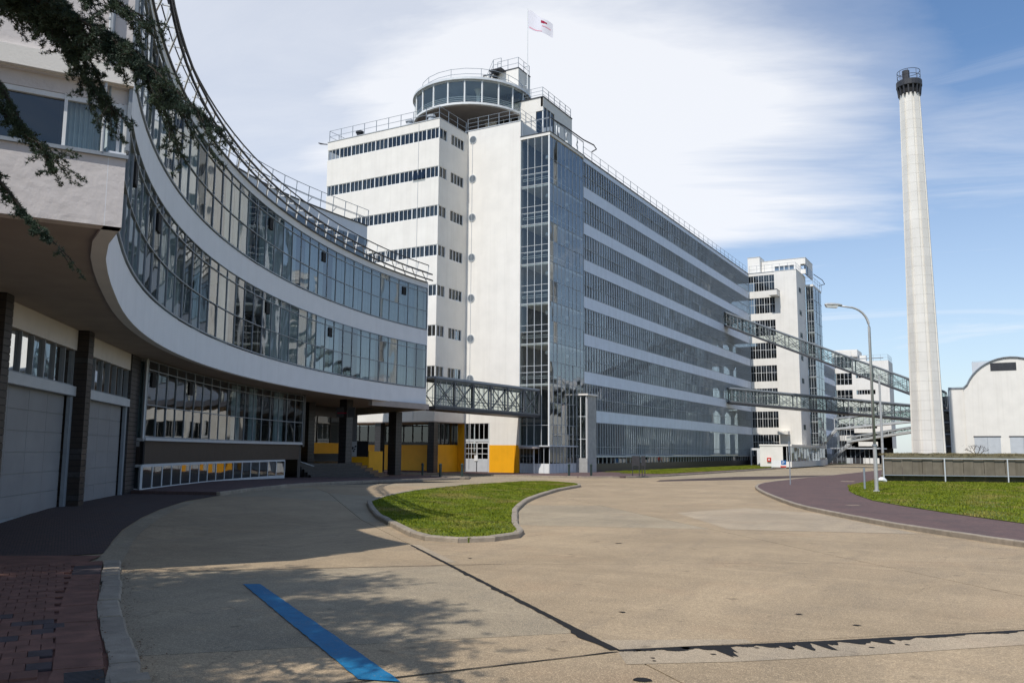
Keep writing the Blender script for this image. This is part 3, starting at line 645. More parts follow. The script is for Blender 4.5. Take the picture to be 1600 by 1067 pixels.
# end block with rough render
fd = Vector((-.52, -.854)); C0 = Vector((21.7, 7.94)); nrm = Vector((.854, -.52))
def F_(t, o=0): p = C0+fd*t+nrm*o; return (p.x, p.y)
MB().wall(F_(8.1), F_(0), 5.06, 6.12, .26, -.015).build('end_block_wall', 'white2', off)
MB().wall(F_(8.1), F_(0), 7.20, 9.62, .26, -.015).build('end_block_wall', 'white2', off)
MB().wall(F_(8.1), F_(0.02), 6.98, 7.20, .12, .08).build('window_head', 'white2', off)
MB().wall(F_(8.1, .10), F_(-.04, .10), 7.22, 7.50, .22).build('ledge', 'white', off)
MB().wall(F_(8.1, .06), F_(-.03, .06), 6.10, 6.155, .20).build('window_sill', 'frame', off)
ts = [8.0, 6.2, 4.2, 2.4, .86, .14, .0]
for a, b in zip(ts[:-1], ts[1:]):
    if a-b > .1: pane('window_pane', F_(a, -.14), F_(b, -.14), 6.16, 6.98, 'glassC', off)
    MB().wall(F_(a, -.08), F_(a-.045, -.08), 6.16, 6.98, .08).build('mullion', 'frameW', off)
MB().wall(F_(8, -.09), F_(.02, -.09), 6.90, 6.975, .07).build('window_frame', 'frameW', off)
MB().wall(F_(.06, -.08), F_(0.0, -.08), 6.16, 6.98, .07).build('mullion', 'frameW', off)
mb = MB(); k = 60
for j in range(k):
    t0 = .04+1.0*j/k*.8; t1 = .04+1.0*(j+1)/k*.8
    mb.poly([(*F_(t0, -.34+.03*math.sin(j*1.3)), 6.1), (*F_(t1, -.34+.03*math.sin((j+1)*1.3)), 6.1), (*F_(t1, -.34+.03*math.sin((j+1)*1.3)), 7.0), (*F_(t0, -.34+.03*math.sin(j*1.3)), 7.0)])
mb.build('curtain', 'curtain', off)
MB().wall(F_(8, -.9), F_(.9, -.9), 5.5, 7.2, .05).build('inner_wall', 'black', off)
MB().wall((17.2, .95), (17.1, .8), 5.06, 9.6, .2).build('back_pier', 'white2', off)
dp = F_(.335, .05)
MB().tube([(*dp, 6.15), (*dp, 9.6)], .022, 10).build('drainpipe', 'frameL', off)
for z in (6.55, 8.2): MB().tube([(*dp, z), (*dp, z+.03)], .03, 10).build('pipe_clamp', 'frame', off)
dp2 = F_(.30, .09); MB().tube([(*dp2, 7.51), (*dp2, 9.6)], .03, 10).build('drainpipe', 'frame', off)
# roof rail with white brackets
RL_ = resample(UP, step=1.35)
rail_in = offset(RL_, .12); rail_out = offset(RL_, -.42); rail_hi = offset(RL_, -.10)
for i in range(len(RL_)):
    a = Vector((*rail_in[i], 13.9)); b = Vector((*rail_hi[i], 15.15))
    MB().bar(a, b, .045).build('rail_post', 'frameW' if i % 1 == 0 else 'frame', off)
    p = Vector((*rail_out[i], 14.45)); MB().bar(Vector((*rail_in[i], 14.5)), p, .05).build('rail_bracket', 'frameW', off)
    if i+1 < len(RL_):
        q = Vector((*rail_in[i+1], 14.05)); MB().bar(p, q, .045).build('rail_bracket', 'frameW', off)
for pts, z, r in ((rail_hi, 15.15, .035), (offset(RL_, -.02), 14.65, .022), (rail_out, 14.45, .05), (offset(RL_, -.46), 14.0, .05)):
    MB().tube([(*p, z) for p in pts], r, 6).build('handrail', 'dark', off)
# set-back top storey
PH = catmull([(9.0, 13.4), (6.2, 16.2), (3.3, 20.0), (1.0, 23.6), (-1.4, 27.8), (-3.2, 31.4), (-4.35, 35.0), (-5.0, 38.2), (-5.3, 41.8), (-5.38, 46.62)], 4)
PH = resample(PH, step=1.25)
MB().prism(offset(PH, .1)+[(-11, 48.5), (-14, 40), (-9, 26), (2, 12)], 17.2, 17.5).build('roof', 'roofing', off)
strip_wall(PH, 16.62, 17.55, .2, 'parapet', 'band', off, o=-.02)
strip_wall(PH, 17.552, 17.62, .35, 'roof_edge', 'dark', off, o=-.08)
for i in range(len(PH)-1): pane('window_pane', PH[i], PH[i+1], 13.9, 16.62, 'glass', off)
for p in PH: MB().box(p[0]-.03, p[0]+.03, p[1]-.03, p[1]+.03, 13.8, 16.62).build('mullion', 'frame', off)
strip_wall(PH, 16.1, 16.16, .08, 'transom', 'frame', off, o=-.04)
MB().wall((-5.38, 46.64), (-11, 48.5), 13.9, 17.55, .2).build('end_wall', 'band', off)
strip_wall(offset(PH, 4), 13.9, 17.2, .2, 'inner_wall', 'inner', off)
for i in range(0, len(PH), 1):
    MB().bar((*PH[i], 17.6), (*offset(PH, -.1)[i], 18.7), .035).build('rail_post', 'frame', off)
    if i % 2: MB().bar((*offset(PH, .1)[i], 17.6), (*offset(PH, -.35)[i], 17.95), .035).build('rail_bracket', 'frame', off)
for z, o_ in ((18.7, -.1), (18.15, -.05), (17.95, -.35)): MB().tube([(*p, z) for p in offset(PH, o_)], .022, 5).build('handrail', 'frame', off)
# ---- garages
gd = Vector((-.648, .762)); gn = Vector((.762, .648)); G0 = Vector((14.42, 10.2))
def Gp(t, o=0): p = G0+gd*t+gn*o; return (p.x, p.y)
def zg(t): return gh(*Gp(t))-.10
def pier(t0, t1, o1, name='tiled_pier', face='tileB'):
    e = MB().wall(Gp(t1, -.5), Gp(t0, -.5), zg(t0)-.3, 5.10, .5+o1-.012).build(name, 'black', off)
    z = zg(t0)-.02
    while z < 5.07:
        z2 = min(z+.152, 5.09)
        MB().wall(Gp(t1+.006, -.45), Gp(t0-.006, -.45), z+.006, z2-.006, .45+o1).build('tile', face if random.random() < .8 else 'tile', e)
        z += .158
    return e
pier(0, .42, .28); pier(6.02, 6.50, .30); pier(12.15, 13.45, .05, face='tile')
for t0, t1 in ((-7, 0), (.42, 6.02), (6.5, 12.15)):
    MB().wall(Gp(t1), Gp(t0), 4.53, 5.095, .2, -.2).build('lintel_wall', 'white2', off)
    MB().wall(Gp(t1), Gp(t0), 3.26, 3.52, .25, -.2).build('door_beam', 'greypanel', off)
    n = 7
    for i in range(n):
        a = t0+(t1-t0)*i/n; b = t0+(t1-t0)*(i+1)/n
        pane('window_pane', Gp(b, -.12), Gp(a, -.12), 3.56, 4.52, 'glassD', off, .004)
        MB().wall(Gp(b), Gp(b-.045), 3.52, 4.53, .07, -.12).build('mullion', 'frame', off)
    MB().wall(Gp(t1), Gp(t0), 3.52, 3.57, .10, -.14).build('transom', 'frame', off)
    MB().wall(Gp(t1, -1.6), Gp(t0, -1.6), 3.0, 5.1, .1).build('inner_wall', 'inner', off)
    dr = MB().wall(Gp(t1-.28, -.22), Gp(t0+.02, -.22), zg(t1)-.15, 3.26, .03).build('garage_door', 'frame', off)
    cols = 4; z = zg(t1)-.05
    zs = [z+(3.24-z)*i/6 for i in range(7)]
    for r in range(6):
        for c in range(cols):
            a = t0+.02+(t1-.30-t0)*c/cols; b = t0+.02+(t1-.30-t0)*(c+1)/cols
            MB().wall(Gp(b-.005, -.20), Gp(a+.005, -.20), zs[r]+.006, zs[r+1]-.008, .035).build('door_panel', 'door', dr)
    MB().wall(Gp(t1), Gp(t1-.22), zg(t1)-.3, 3.26, .10, -.12).build('door_jamb', 'frame', off)
# ---- ground-floor bay window
BAY = resample(catmull([(5.86, 20.69), (3.35, 24.48), (.52, 29.34), (-1.73, 34.22), (-3.42, 38.73)], 6), n=18)
BIN = offset(BAY, .12)
rr = random.Random(11)
glazing(BAY, [2.22, 3.42, 4.70, 5.04], off, curtains=lambda i: ('curtain' if rr.random() < .18 else None), vents=(0, 4))
strip_wall(BAY, 2.12, 2.22, .2, 'window_sill', 'frameL', off, o=-.07)
strip_wall(BIN, 1.26, 2.12, .2, 'tiled_wall', 'tileB', off)
B2 = [(5.86, 20.69)]+BAY[1:17]
strip_wall(B2, .2, .40, .15, 'plinth_frame', 'frameL', off, o=-.02)
strip_wall(B2, 1.16, 1.26, .15, 'plinth_frame', 'frameL', off, o=-.02)
for i in range(len(B2)-1):
    pane('basement_pane', B2[i], B2[i+1], .40, 1.16, 'glass', off, .004)
for i, p in enumerate(B2):
    w = .045
    MB().box(p[0]-w/2, p[0]+w/2, p[1]-w/2, p[1]+w/2, .38, 1.18).build('mullion', 'frameL', off)
strip_wall(offset(B2, .6), .2, 1.2, .1, 'inner_wall', 'inner', off)
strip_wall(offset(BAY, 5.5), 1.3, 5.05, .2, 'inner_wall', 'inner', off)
MB().prism(offset(BAY, .14)+[(-9, 36), (-4, 24), (1.5, 18.5), (5.0, 20.0)], 1.9, 2.1).build('floor_slab', 'floor', off)
# return of the bay beside the pier
rt = [(5.10, 20.36), (5.86, 20.69)]
MB().wall(rt[0], rt[1], 1.26, 2.12, .1, .02).build('tiled_wall', 'black', off)
pane('window_pane', rt[0], rt[1], 2.22, 5.04, 'glass', off)
for z0, z1 in ((2.10, 2.22), (1.16, 1.26), (.2, .40), (5.0, 5.09)): MB().wall(rt[0], rt[1], z0, z1, .06, -.03).build('window_frame', 'frameL', off)
pane('basement_pane', rt[0], rt[1], .4, 1.16, 'glassD', off)
for x, y in ((5.16, 20.37), (5.84, 20.66)): MB().box(x-.05, x+.05, y-.05, y+.05, 2.2, 5.05).build('mullion', 'frameL', off); MB().box(x-.05, x+.05, y-.05, y+.05, .3, 1.2).build('mullion', 'frameL', off)
mb = MB(); A = Vector((5.12, 20.52)); Bv = Vector((5.72, 20.86))
for j in range(14):
    p = A.lerp(Bv, j/14); q = A.lerp(Bv, (j+1)/14); o1 = .03*math.sin(j*2); o2 = .03*math.sin((j+1)*2)
    mb.poly([(p.x+o1, p.y-o1, 2.25), (q.x+o2, q.y-o2, 2.25), (q.x+o2, q.y-o2, 5.0), (p.x+o1, p.y-o1, 5.0)])
mb.build('curtain', 'curtain', off)
MB().bar((-3.55, 38.95, 2.0), (-3.55, 38.95, 5.1), .16).build('corner_post', 'tile', off)
# ---- columns and entrance under the far end
def column(x, y, w, z0, z1, par, name='tiled_column'):
    e = MB().box(x-w/2+.012, x+w/2-.012, y-w/2+.012, y+w/2-.012, z0-.3, z1).build(name, 'black', par)
    z = z0
    while z < z1-.05:
        z2 = min(z+.24, z1-.01)
        MB().box(x-w/2, x+w/2, y-w/2, y+w/2, z+.007, z2-.007).build('tile_course', 'tile', e)
        z += .245
    return e
column(-6.75, 52.25, .72, 0, 4.68, off); column(-4.45, 43.9, .62, .05, 5.1, off); column(-8.9, 45.2, .62, .2, 5.1, off)
ent = [(-5.4, 39.4), (-8.6, 40.6), (-9.6, 46.8)]
MB().wall((-3.6, 38.9), (-9, 41), .1, 5.1, .2).build('tiled_wall', 'tile', off)
MB().wall((-9.6, 40.9), (-12.0, 52.4), 1.55, 2.35, .2).build('entrance_wall', 'yellow', off)
for i in range(6):
    a = Vector((-9.6, 40.9)).lerp(Vector((-12.0, 52.4)), i/6); b = Vector((-9.6, 40.9)).lerp(Vector((-12.0, 52.4)), (i+1)/6)
    pane('entrance_pane', a, b, 2.35, 4.3, 'glassC', off); MB().wall(a, a+(b-a)*.05, 2.35, 4.32, .08, -.04).build('mullion', 'dark', off)
MB().wall((-9.6, 40.9), (-12.0, 52.4), 3.75, 3.80, .08, -.04).build('transom', 'dark', off)
MB().wall((-9.6, 40.9), (-12.0, 52.4), 4.3, 5.09, .2, -.02).build('tiled_wall', 'tile', off)
MB().wall((-15.2, 41), (-17, 50.5), .1, 4.4, .1).build('lobby_back_wall', 'curtainW', off)
MB().prism([(-5.0, 39.9), (-3.95, 44.4), (-5.2, 46.6), (-11.4, 50), (-9.8, 40.2)], .1, .98).build('landing', 'tile', off)
for i in range(5):
    o1 = .32*(5-i)
    MB().prism([(-4.9+o1, 40.1-.2*o1), (-3.9+o1*.95, 44.4+o1*.3), (-5.3+o1*.7, 46.7+o1), (-6.3, 46.2), (-6, 41)], 0.0, .14+.165*i).build('step', 'tile', off)
MB().wall((-5.45, 47.6), (-5.1, 48.7), .05, 1.75, .30).build('yellow_parapet', 'yellow', off)
MB().wall((-7.0, 47.0), (-5.46, 47.6), .3, 1.35, .2).build('yellow_parapet', 'yellow', off)
pos = MB().wall((-7.0, 46.98), (-5.5, 47.55), 1.36, 2.45, .05).build('display_board', 'black', off)
MB().wall((-6.98, 46.96), (-6.25, 47.24), 1.38, 2.43, .02, -.01).build('poster', 'greypanel', pos)
r_ = random.Random(5); mb = MB()
for i in range(16):
    u = r_.uniform(.1, .62); z = 1.6+r_.gauss(.35, .14); a = Vector((-7.0, 46.95)).lerp(Vector((-5.5, 47.52)), u*.68)
    mb.wall(a, (a.x+.12, a.y+.04), z, z+r_.uniform(.03, .1), .004, -.016)
mb.build('poster_print', 'black', pos)
MB().wall((-4.95, 43.62), (-3.9, 44.2), 3.95, 4.6, .12, -.3).build('sign_box', 'dark', off)
MB().wall((-4.85, 43.6), (-4.3, 43.9), 4.18, 4.24, .01, -.33).build('sign_strip', 'flagred', off)
MB().tube([(-3.75, 38.9, 1.15), (-2.9, 39.3, .85)], .03, 6).build('stair_rail', 'frameW', off)
# ------------------------------------------------------------------ factory head: stair tower block
fac = thing('factory_tower', 'tall white factory head block with rows of windows, portholes and an orange base', 'factory')
Y0, YL, XL, XR = 64.48, 59.79, -21.2, -8.4
ZR = 30.76
zprev = 4.28
rows = [28.97-3.5*k for k in range(7)]      # sills
rr = random.Random(2)
# solid bands between window rows
zs = [4.28]+sum([[s, s+1.0] for s in rows[::-1]], [])+[ZR]
for i in range(0, len(zs), 2):
    z0, z1 = zs[i], zs[i+1]
    if z1-z0 < .05: continue
    MB().box(XL, XR, YL, YL+.3, z0, z1).build('wall_band', 'white', fac)
    MB().box(XL, XL+.3, YL+.302, 74, z0, z1).build('wall_band', 'white', fac)
MB().box(XR-.3, XR, YL+.302, Y0, 4.28, rows[-1]).build('wall_band', 'white', fac)
for k, s in enumerate(rows):
    # side wall pieces around its two windows
    z1 = s+1.0; zt = (rows[k-1] if k else ZR)
    MB().box(XR-.3, XR, YL+.302, Y0, z1, zt).build('wall_band', 'white', fac)
    MB().box(XR-.3, XR, 61.02, 61.68, s, z1).build('wall_pier', 'white', fac)
    MB().box(XR-.3, XR, 63.78, Y0, s, z1).build('wall_pier', 'white', fac)
    for (a, b, n) in ((YL+.05, 61.02, 2), (61.68, 63.78, 4)):
        w = MB()
        w.box(XR-.09, XR-.03, a, b, s, s+.05); w.box(XR-.09, XR-.03, a, b, z1-.05, z1)
        for i in range(n+1):
            y = a+(b-a-.05)*i/n; w.box(XR-.092, XR-.028, y, y+.05, s+.05, z1-.05)
        fr = w.build('window_frame', 'frameW', fac); MB().poly([(XR-.1, a, s), (XR-.1, b, s), (XR-.1, b, z1), (XR-.1, a, z1)]).build('window_pane', 'glassD', fr)
    n = 9; L = XR-XL
    for i in range(n):
        a = XL+L*i/n; b = XL+L*(i+1)/n; w = MB()
        w.box(a, a+.09, YL+.02, YL+.1, s, z1); w.box(a+.09, b, YL+.03, YL+.09, z1-.05, z1); w.box(a+.09, b, YL+.03, YL+.09, s, s+.05)
        for j in (1, 2): x = a+.09+(b-a-.09)*j/3; w.box(x-.02, x+.02, YL+.032, YL+.088, s+.05, z1-.05)
        if i == n-1: w.box(b-.09, b, YL+.02, YL+.1, s, z1)
        fr = w.build('window', 'frameW', fac)
        opened = (k, i) == (1, 7)
        MB().poly([(a+.09, YL+.1-(.25 if opened else 0), s+.05), (b, YL+.1-(.25 if opened else 0), s+.05), (b, YL+.1, z1-.05), (a+.09, YL+.1, z1-.05)]).build('window_pane', 'glassD', fr)
        if (k, i) == (0, 3) or (k == 1 and i < 4) or rr.random() < .12:
            x1 = b-.02 if (k, i) != (1, 3) else b-.5
            MB().poly([(a+.1, YL+.2, s+.02), (x1, YL+.2, s+.02), (x1, YL+.2, z1), (a+.1, YL+.2, z1)]).build('blind', 'curtainW', fr)
    MB().box(XL+.31, XR-.31, YL+.35, 74, s-.62, s-.35).build('floor_slab', 'floor', fac)
MB().box(XL+.31, XR-.31, YL+3.4, YL+3.5, 4.3, 30.5).build('inner_wall', 'inner', fac)
MB().box(XL+.31, XR-.31, YL+.31, 74, 30.3, 30.5).build('roof', 'roofing', fac)
MB().box(XL-.04, XR+.04, YL-.04, YL+.35, ZR, ZR+.07).build('roof_edge', 'greypanel', fac)
MB().box(XR-.35, XR+.04, YL+.352, Y0-.05, ZR, ZR+.07).build('roof_edge', 'greypanel', fac)
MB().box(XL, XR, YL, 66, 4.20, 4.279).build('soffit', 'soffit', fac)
# stair-side white wall with its openings
WX0, WX1 = -8.4, -2.86
MB().box(WX0, WX1, Y0, Y0+.35, 4.22, 31.1).build('stair_wall', 'white', fac)
MB().box(-5.80, WX1, Y0, Y0+.35, 2.33, 4.218).build('stair_wall', 'white', fac)
MB().box(-5.80, WX1, Y0-.012, Y0+.338, 0, 2.328).build('painted_base', 'yellow', fac)
MB().box(WX1-.35, WX1, Y0+.352, 79, 26, 31.1).build('stair_wall', 'white', fac)
MB().box(WX0-.3, WX1+.04, Y0-.04, Y0+.4, 31.1, 31.17).build('roof_edge', 'greypanel', fac)
MB().box(WX0, WX1-.36, Y0+.36, 79, 30.4, 30.7).build('roof', 'roofing', fac)
MB().box(-3.3, -3.24, Y0-.06, Y0-.013, .05, 2.3).build('downpipe', 'yellow', fac)
for z in (30.21, 26.5, 22.87, 19.15, 15.43, 11.75, 8.15):
    p = MB(); n = 20; c = (-7.86, z)
    ring = [(c[0]+.33*math.cos(t), c[1]+.33*math.sin(t)) for t in (2*math.pi*i/n for i in range(n))]
    p.poly([(x, Y0-.02, zz) for x, zz in ring]); f = p.build('porthole', 'frame', fac)
    ri = MB()
    for i in range(n):
        j = (i+1) % n; a, b = ring[i], ring[j]; A = [(c[0]+(q[0]-c[0])*1.16, c[1]+(q[1]-c[1])*1.16) for q in (a, b)]
        ri.hexa([(a[0], Y0-.05, a[1]), (b[0], Y0-.05, b[1]), (A[1][0], Y0-.05, A[1][1]), (A[0][0], Y0-.05, A[0][1]), (a[0], Y0, a[1]), (b[0], Y0, b[1]), (A[1][0], Y0, A[1][1]), (A[0][0], Y0, A[0][1])])
    ri.build('porthole_rim', 'frameL', f)
    lv = MB()
    for q in range(-3, 4): hw = math.sqrt(max(0, .3**2-(q*.08)**2)); lv.box(c[0]-hw, c[0]+hw, Y0-.045, Y0-.021, c[1]+q*.08-.015, c[1]+q*.08+.015)
    lv.build('louvre', 'frame', f)
MB().tube([(-7.9, Y0-.03, 0.3), (-7.9, Y0-.03, 30)], .02, 5).build('lightning_cable', 'frameL', fac)
MB().tube([(-10.6, YL-.02, 4.4), (-10.6, YL-.02, 30.6)], .02, 5).build('lightning_cable', 'frameL', fac)
# industrial door with glazed lights
gdz = MB(); gdz.box(WX0+.02, WX0+.12, Y0+.02, Y0+.12, 0, 4.2); gdz.box(-5.91, -5.81, Y0+.02, Y0+.12, 0, 4.2); gdz.box(WX0+.12, -5.91, Y0+.02, Y0+.12, 2.63, 2.85)
gdz.build('door_frame', 'frameL', fac)
for i in range(5):
    a = WX0+.12+(WX0*-1-5.91-.12)*i/5; b = a+(8.4-5.91-.12)/5
    pane('fanlight_pane', (a, Y0+.08), (b, Y0+.08), 2.85, 4.2, 'glassD', fac); MB().box(b-.03, b+.01, Y0+.03, Y0+.1, 2.85, 4.2).build('mullion', 'frameW', fac)
for x0 in (WX0+.13, -7.15):
    dl = MB().box(x0, x0+1.2, Y0+.05, Y0+.10, .02, 1.12).build('door_leaf', 'greypanel', fac)
    MB().box(x0, x0+1.2, Y0+.06, Y0+.09, 2.5, 2.6).build('rail', 'frameW', dl)
    for i in range(3):
        for j in range(2): pane('door_pane', (x0+.6*j, Y0+.08), (x0+.6*j+.6, Y0+.08), 1.12+.46*i, 1.58+.46*i, 'glassD', dl)
    for i in range(4): MB().box(x0, x0+1.2, Y0+.055, Y0+.095, 1.10+.46*i, 1.14+.46*i).build('rail', 'frameW', dl)
    for j in range(3): MB().box(x0+.6*j-.02, x0+.6*j+.02, Y0+.052, Y0+.098, 1.14, 2.5).build('stile', 'frameW', dl)
MB().box(-7.32, -6.98, Y0-.01, Y0+.04, .95, 1.45).build('door_sign', 'frameW', fac)
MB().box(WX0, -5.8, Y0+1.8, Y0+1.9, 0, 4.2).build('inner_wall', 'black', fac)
# undercroft below the left block
MB().box(-9.3, -9.1, 61.3, Y0+.3, 0, 2.33).build('undercroft_wall', 'yellow', fac)
MB().box(-9.09, -8.4, Y0+.0, Y0+.3, 0, 4.2).build('undercroft_wall', 'yellow', fac)
MB().box(-24, -9.31, 65.2, 65.4, 0, 2.33).build('undercroft_wall', 'yellow', fac)
MB().box(-24, -9.31, 65.2, 65.4, 2.34, 2.6).build('undercroft_sill', 'tile', fac)
for i in range(14):
    x = -24+i*1.05; pane('undercroft_pane', (x, 65.25), (x+1.05, 65.25), 2.6, 4.2, 'glassD', fac); MB().box(x-.03, x+.03, 65.18, 65.25, 2.6, 4.2).build('mullion', 'dark', fac)
for i in range(5):
    y = 61.3+i*.66; pane('undercroft_pane', (-9.2, y), (-9.2, y+.66), 2.34, 4.2, 'glassD', fac); MB().box(-9.22, -9.14, y-.03, y+.03, 2.34, 4.2).build('mullion', 'dark', fac)
MB().box(-12.8, -9.7, 65.1, 65.19, 0, 2.34).build('recess_shade_panel', 'black', fac)  # flat black panel standing in for the recess's deep shade
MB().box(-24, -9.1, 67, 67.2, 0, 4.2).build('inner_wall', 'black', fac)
column(-8.85, 60.3, .62, 0, 4.2, fac); column(-14.5, 60.3, .62, 0, 4.2, fac); column(-20.5, 60.3, .62, 0, 4.2, fac)
# glazed stair
ZG, RT = 2.32, 29.53
MB().box(-2.86, .12, Y0-.08, 71.5, RT-.26, RT).build('stair_roof', 'white', fac)
MB().box(-2.86, .16, Y0-.12, 71.6, RT+.002, RT+.06).build('roof_edge', 'dark', fac)
MB().box(-2.86, .14, Y0-.12, 71.4, ZG-.10, ZG-.002).build('canopy', 'frameL', fac)
nf = 8
sl = [25.05-3.5*k for k in range(6)]+[4.05]
lv = sorted(sl+[ZG, RT-.26])
for s in sl[:-1]:
    MB().box(-2.84, -.06, Y0+.25, 71.4, s-.22, s).build('stair_slab', 'white', fac)
    for q in (.45, .62, .95): MB().tube([(-2.6, Y0+.2, s+q), (-.15, Y0+.2, s+q)], .028, 6).build('stair_rail', 'frameW', fac)
    MB().tube([(-.2, Y0+.3, s+.6), (-.2, 71, s+.6)], .028, 6).build('stair_rail', 'frameW', fac)
    MB().tube([(-2.6, Y0+.2, s+.45), (-2.72, Y0+.2, s+.5), (-2.72, Y0+.2, s+.57), (-2.6, Y0+.2, s+.62)], .028, 6).build('stair_rail', 'frameW', fac)
    fl = MB(); n = 9
    for i in range(n): fl.box(-1.4, -.35, 66.2+i*.3, 66.5+i*.3, s+i*.195, s+.1+i*.195)
    fl.build('stair_flight', 'floor', fac)
    lm = MB().lathe([(.02, s+2.55), (.17, s+2.62), (.2, s+2.75), (.13, s+2.88), (.02, s+2.92)], (-.85, 65.8), 10).build('globe_lamp', 'frameW', fac, smooth=True)
    lm2 = MB().lathe([(.02, s+2.55), (.15, s+2.62), (.18, s+2.75), (.12, s+2.88), (.02, s+2.92)], (-.6, 69.2), 10).build('globe_lamp', 'frameW', fac, smooth=True)
MB().box(-2.84, -2.7, Y0+.4, 71.4, ZG, RT-.3).build('inner_wall', 'inner', fac)
MB().box(-2.69, -.1, 71.0, 71.4, ZG, RT-.3).build('inner_wall', 'inner', fac)
xs = [-2.80+.7*i for i in range(5)]
edges = [ZG]+[s+1.55 for s in sorted(sl)]+[RT-.26]
zz = [ZG]
for s in sorted(sl[:-1]): zz += [s-.1, s+.95, s+1.5]
zz = [ZG, 4.0]+[z for z in zz[1:] if z > 4.2]+[RT-.26]
for i in range(4):
    for a, b in zip(zz[:-1], zz[1:]): pane('stair_pane', (xs[i], Y0), (xs[i+1], Y0), a, b, 'glassC', fac, .004)
for x in xs: MB().box(x-.022, x+.022, Y0-.05, Y0+.02, ZG, RT-.26).build('mullion', 'frameL', fac)
for z in zz[1:-1]: MB().box(xs[0], xs[-1], Y0-.04, Y0+.015, z-.016, z+.016).build('transom', 'frameL', fac)
MB().box(-.06, .06, Y0-.06, Y0+.06, ZG, RT-.26).build('corner_post', 'frameW', fac)
ys = [Y0+(71.5-Y0)*i/9 for i in range(10)]
for i in range(9):
    for a, b in zip(sorted(sl+[ZG])[:], (sorted(sl+[ZG])[1:]+[RT-.26])):
        m_ = (a+b)/2+.1
        for q0, q1 in ((a, m_), (m_, b)): pane('stair_pane', (0.02, ys[i]), (0.02, ys[i+1]), q0, q1, 'glassF', fac, .012)
for y in ys[1:]: MB().box(-.02, .05, y-.02, y+.02, ZG, RT-.26).build('mullion', 'frameL', fac)
for a, b in zip(sorted(sl+[ZG])[:], (sorted(sl+[ZG])[1:]+[RT-.26])):
    for z in (a, (a+b)/2+.1): MB().box(-.01, .045, Y0, 71.5, z-.02, z+.02).build('transom', 'frame', fac)
MB().box(-.25, -.1, 67.4, 67.5, 5.3, 6.0).build('pink_notice', 'flagpink', fac)
# ground-floor entrance pavilion
for (a, b, kind_) in (((-2.8, 64.55), (-1.5, 64.55), 'w'), ((-1.5, 64.55), (-.02, 64.55), 'd'), ((.0, 64.56), (.0, 67.2), 'w'), ((.0, 67.2), (.0, 69.85), 'w')):
    a = Vector(a); b = Vector(b); n = 3 if kind_ == 'd' else 4
    for i in range(n):
        p = a.lerp(b, i/n); q = a.lerp(b, (i+1)/n)
        pane('entrance_pane', p, q, .82, 2.2, 'glassD', fac); MB().wall(p, p+(q-p)*.07, 0.0, 2.22, .07, -.035).build('mullion', 'frameL', fac)
        MB().wall(p, q, 0, .80, .05).build('base_panel', 'greypanel' if kind_ == 'w' else 'frameW', fac)
MB().box(-2.8, .03, 64.50, 64.6, 2.16, 2.215).build('head_frame', 'frameL', fac)
MB().box(-2.7, -.4, 67, 67.1, 0, 2.2).build('inner_wall', 'inner', fac)
MB().lathe([(.9, 2.05), (.9, 2.2)], (-1.6, 64.0), 20).build('round_canopy', 'soffit', fac)
MB().box(-1.2, -1.1, 63.9, 64.0, 0, 2.2).build('canopy_post', 'frameL', fac)
# glazed lift shaft beside it
lf = thing('lift_house', 'slim glazed lift shaft with concrete flank standing against the long factory', 'lift shaft')
lx0, lx1, ly0, ly1 = -.05, 1.05, 69.9, 71.9
MB().box(lx0, lx1, ly0, ly1, 0, 1.25).build('base_wall', 'conc', lf)
MB().box(lx1-.12, lx1, ly0+.1, ly1, 1.252, 6.8).build('flank_wall', 'conc', lf)
MB().box(lx0-.1, lx1+.12, ly0-.12, ly1, 6.8, 6.95).build('roof', 'white', lf)
for x in (lx0, lx0+.42, lx1-.14): MB().box(x, x+.07, ly0, ly0+.07, 1.25, 6.8).build('post', 'frameW', lf)
for z in (2.9, 4.9): MB().box(lx0+.071, lx1-.14, ly0+.01, ly0+.06, z, z+.05).build('transom', 'frameL', lf)
for a, b in ((1.25, 2.9), (2.9, 4.9), (4.9, 6.8)):
    for x in (lx0+.03, lx0+.5): pane('lift_pane', (x, ly0+.03), (x+.5, ly0+.03), a, b, 'glassC', lf)
for i in range(3): MB().bar((lx0+.2, ly0+.6, 1.4+1.5*i), (lx1-.25, ly0+1.6, 2.6+1.5*i), .12, .12).build('stair_flight', 'floor', lf)
MB().box(lx0, lx1-.13, ly1-.2, ly1-.1, 1.25, 6.8).build('back_wall', 'black', lf)
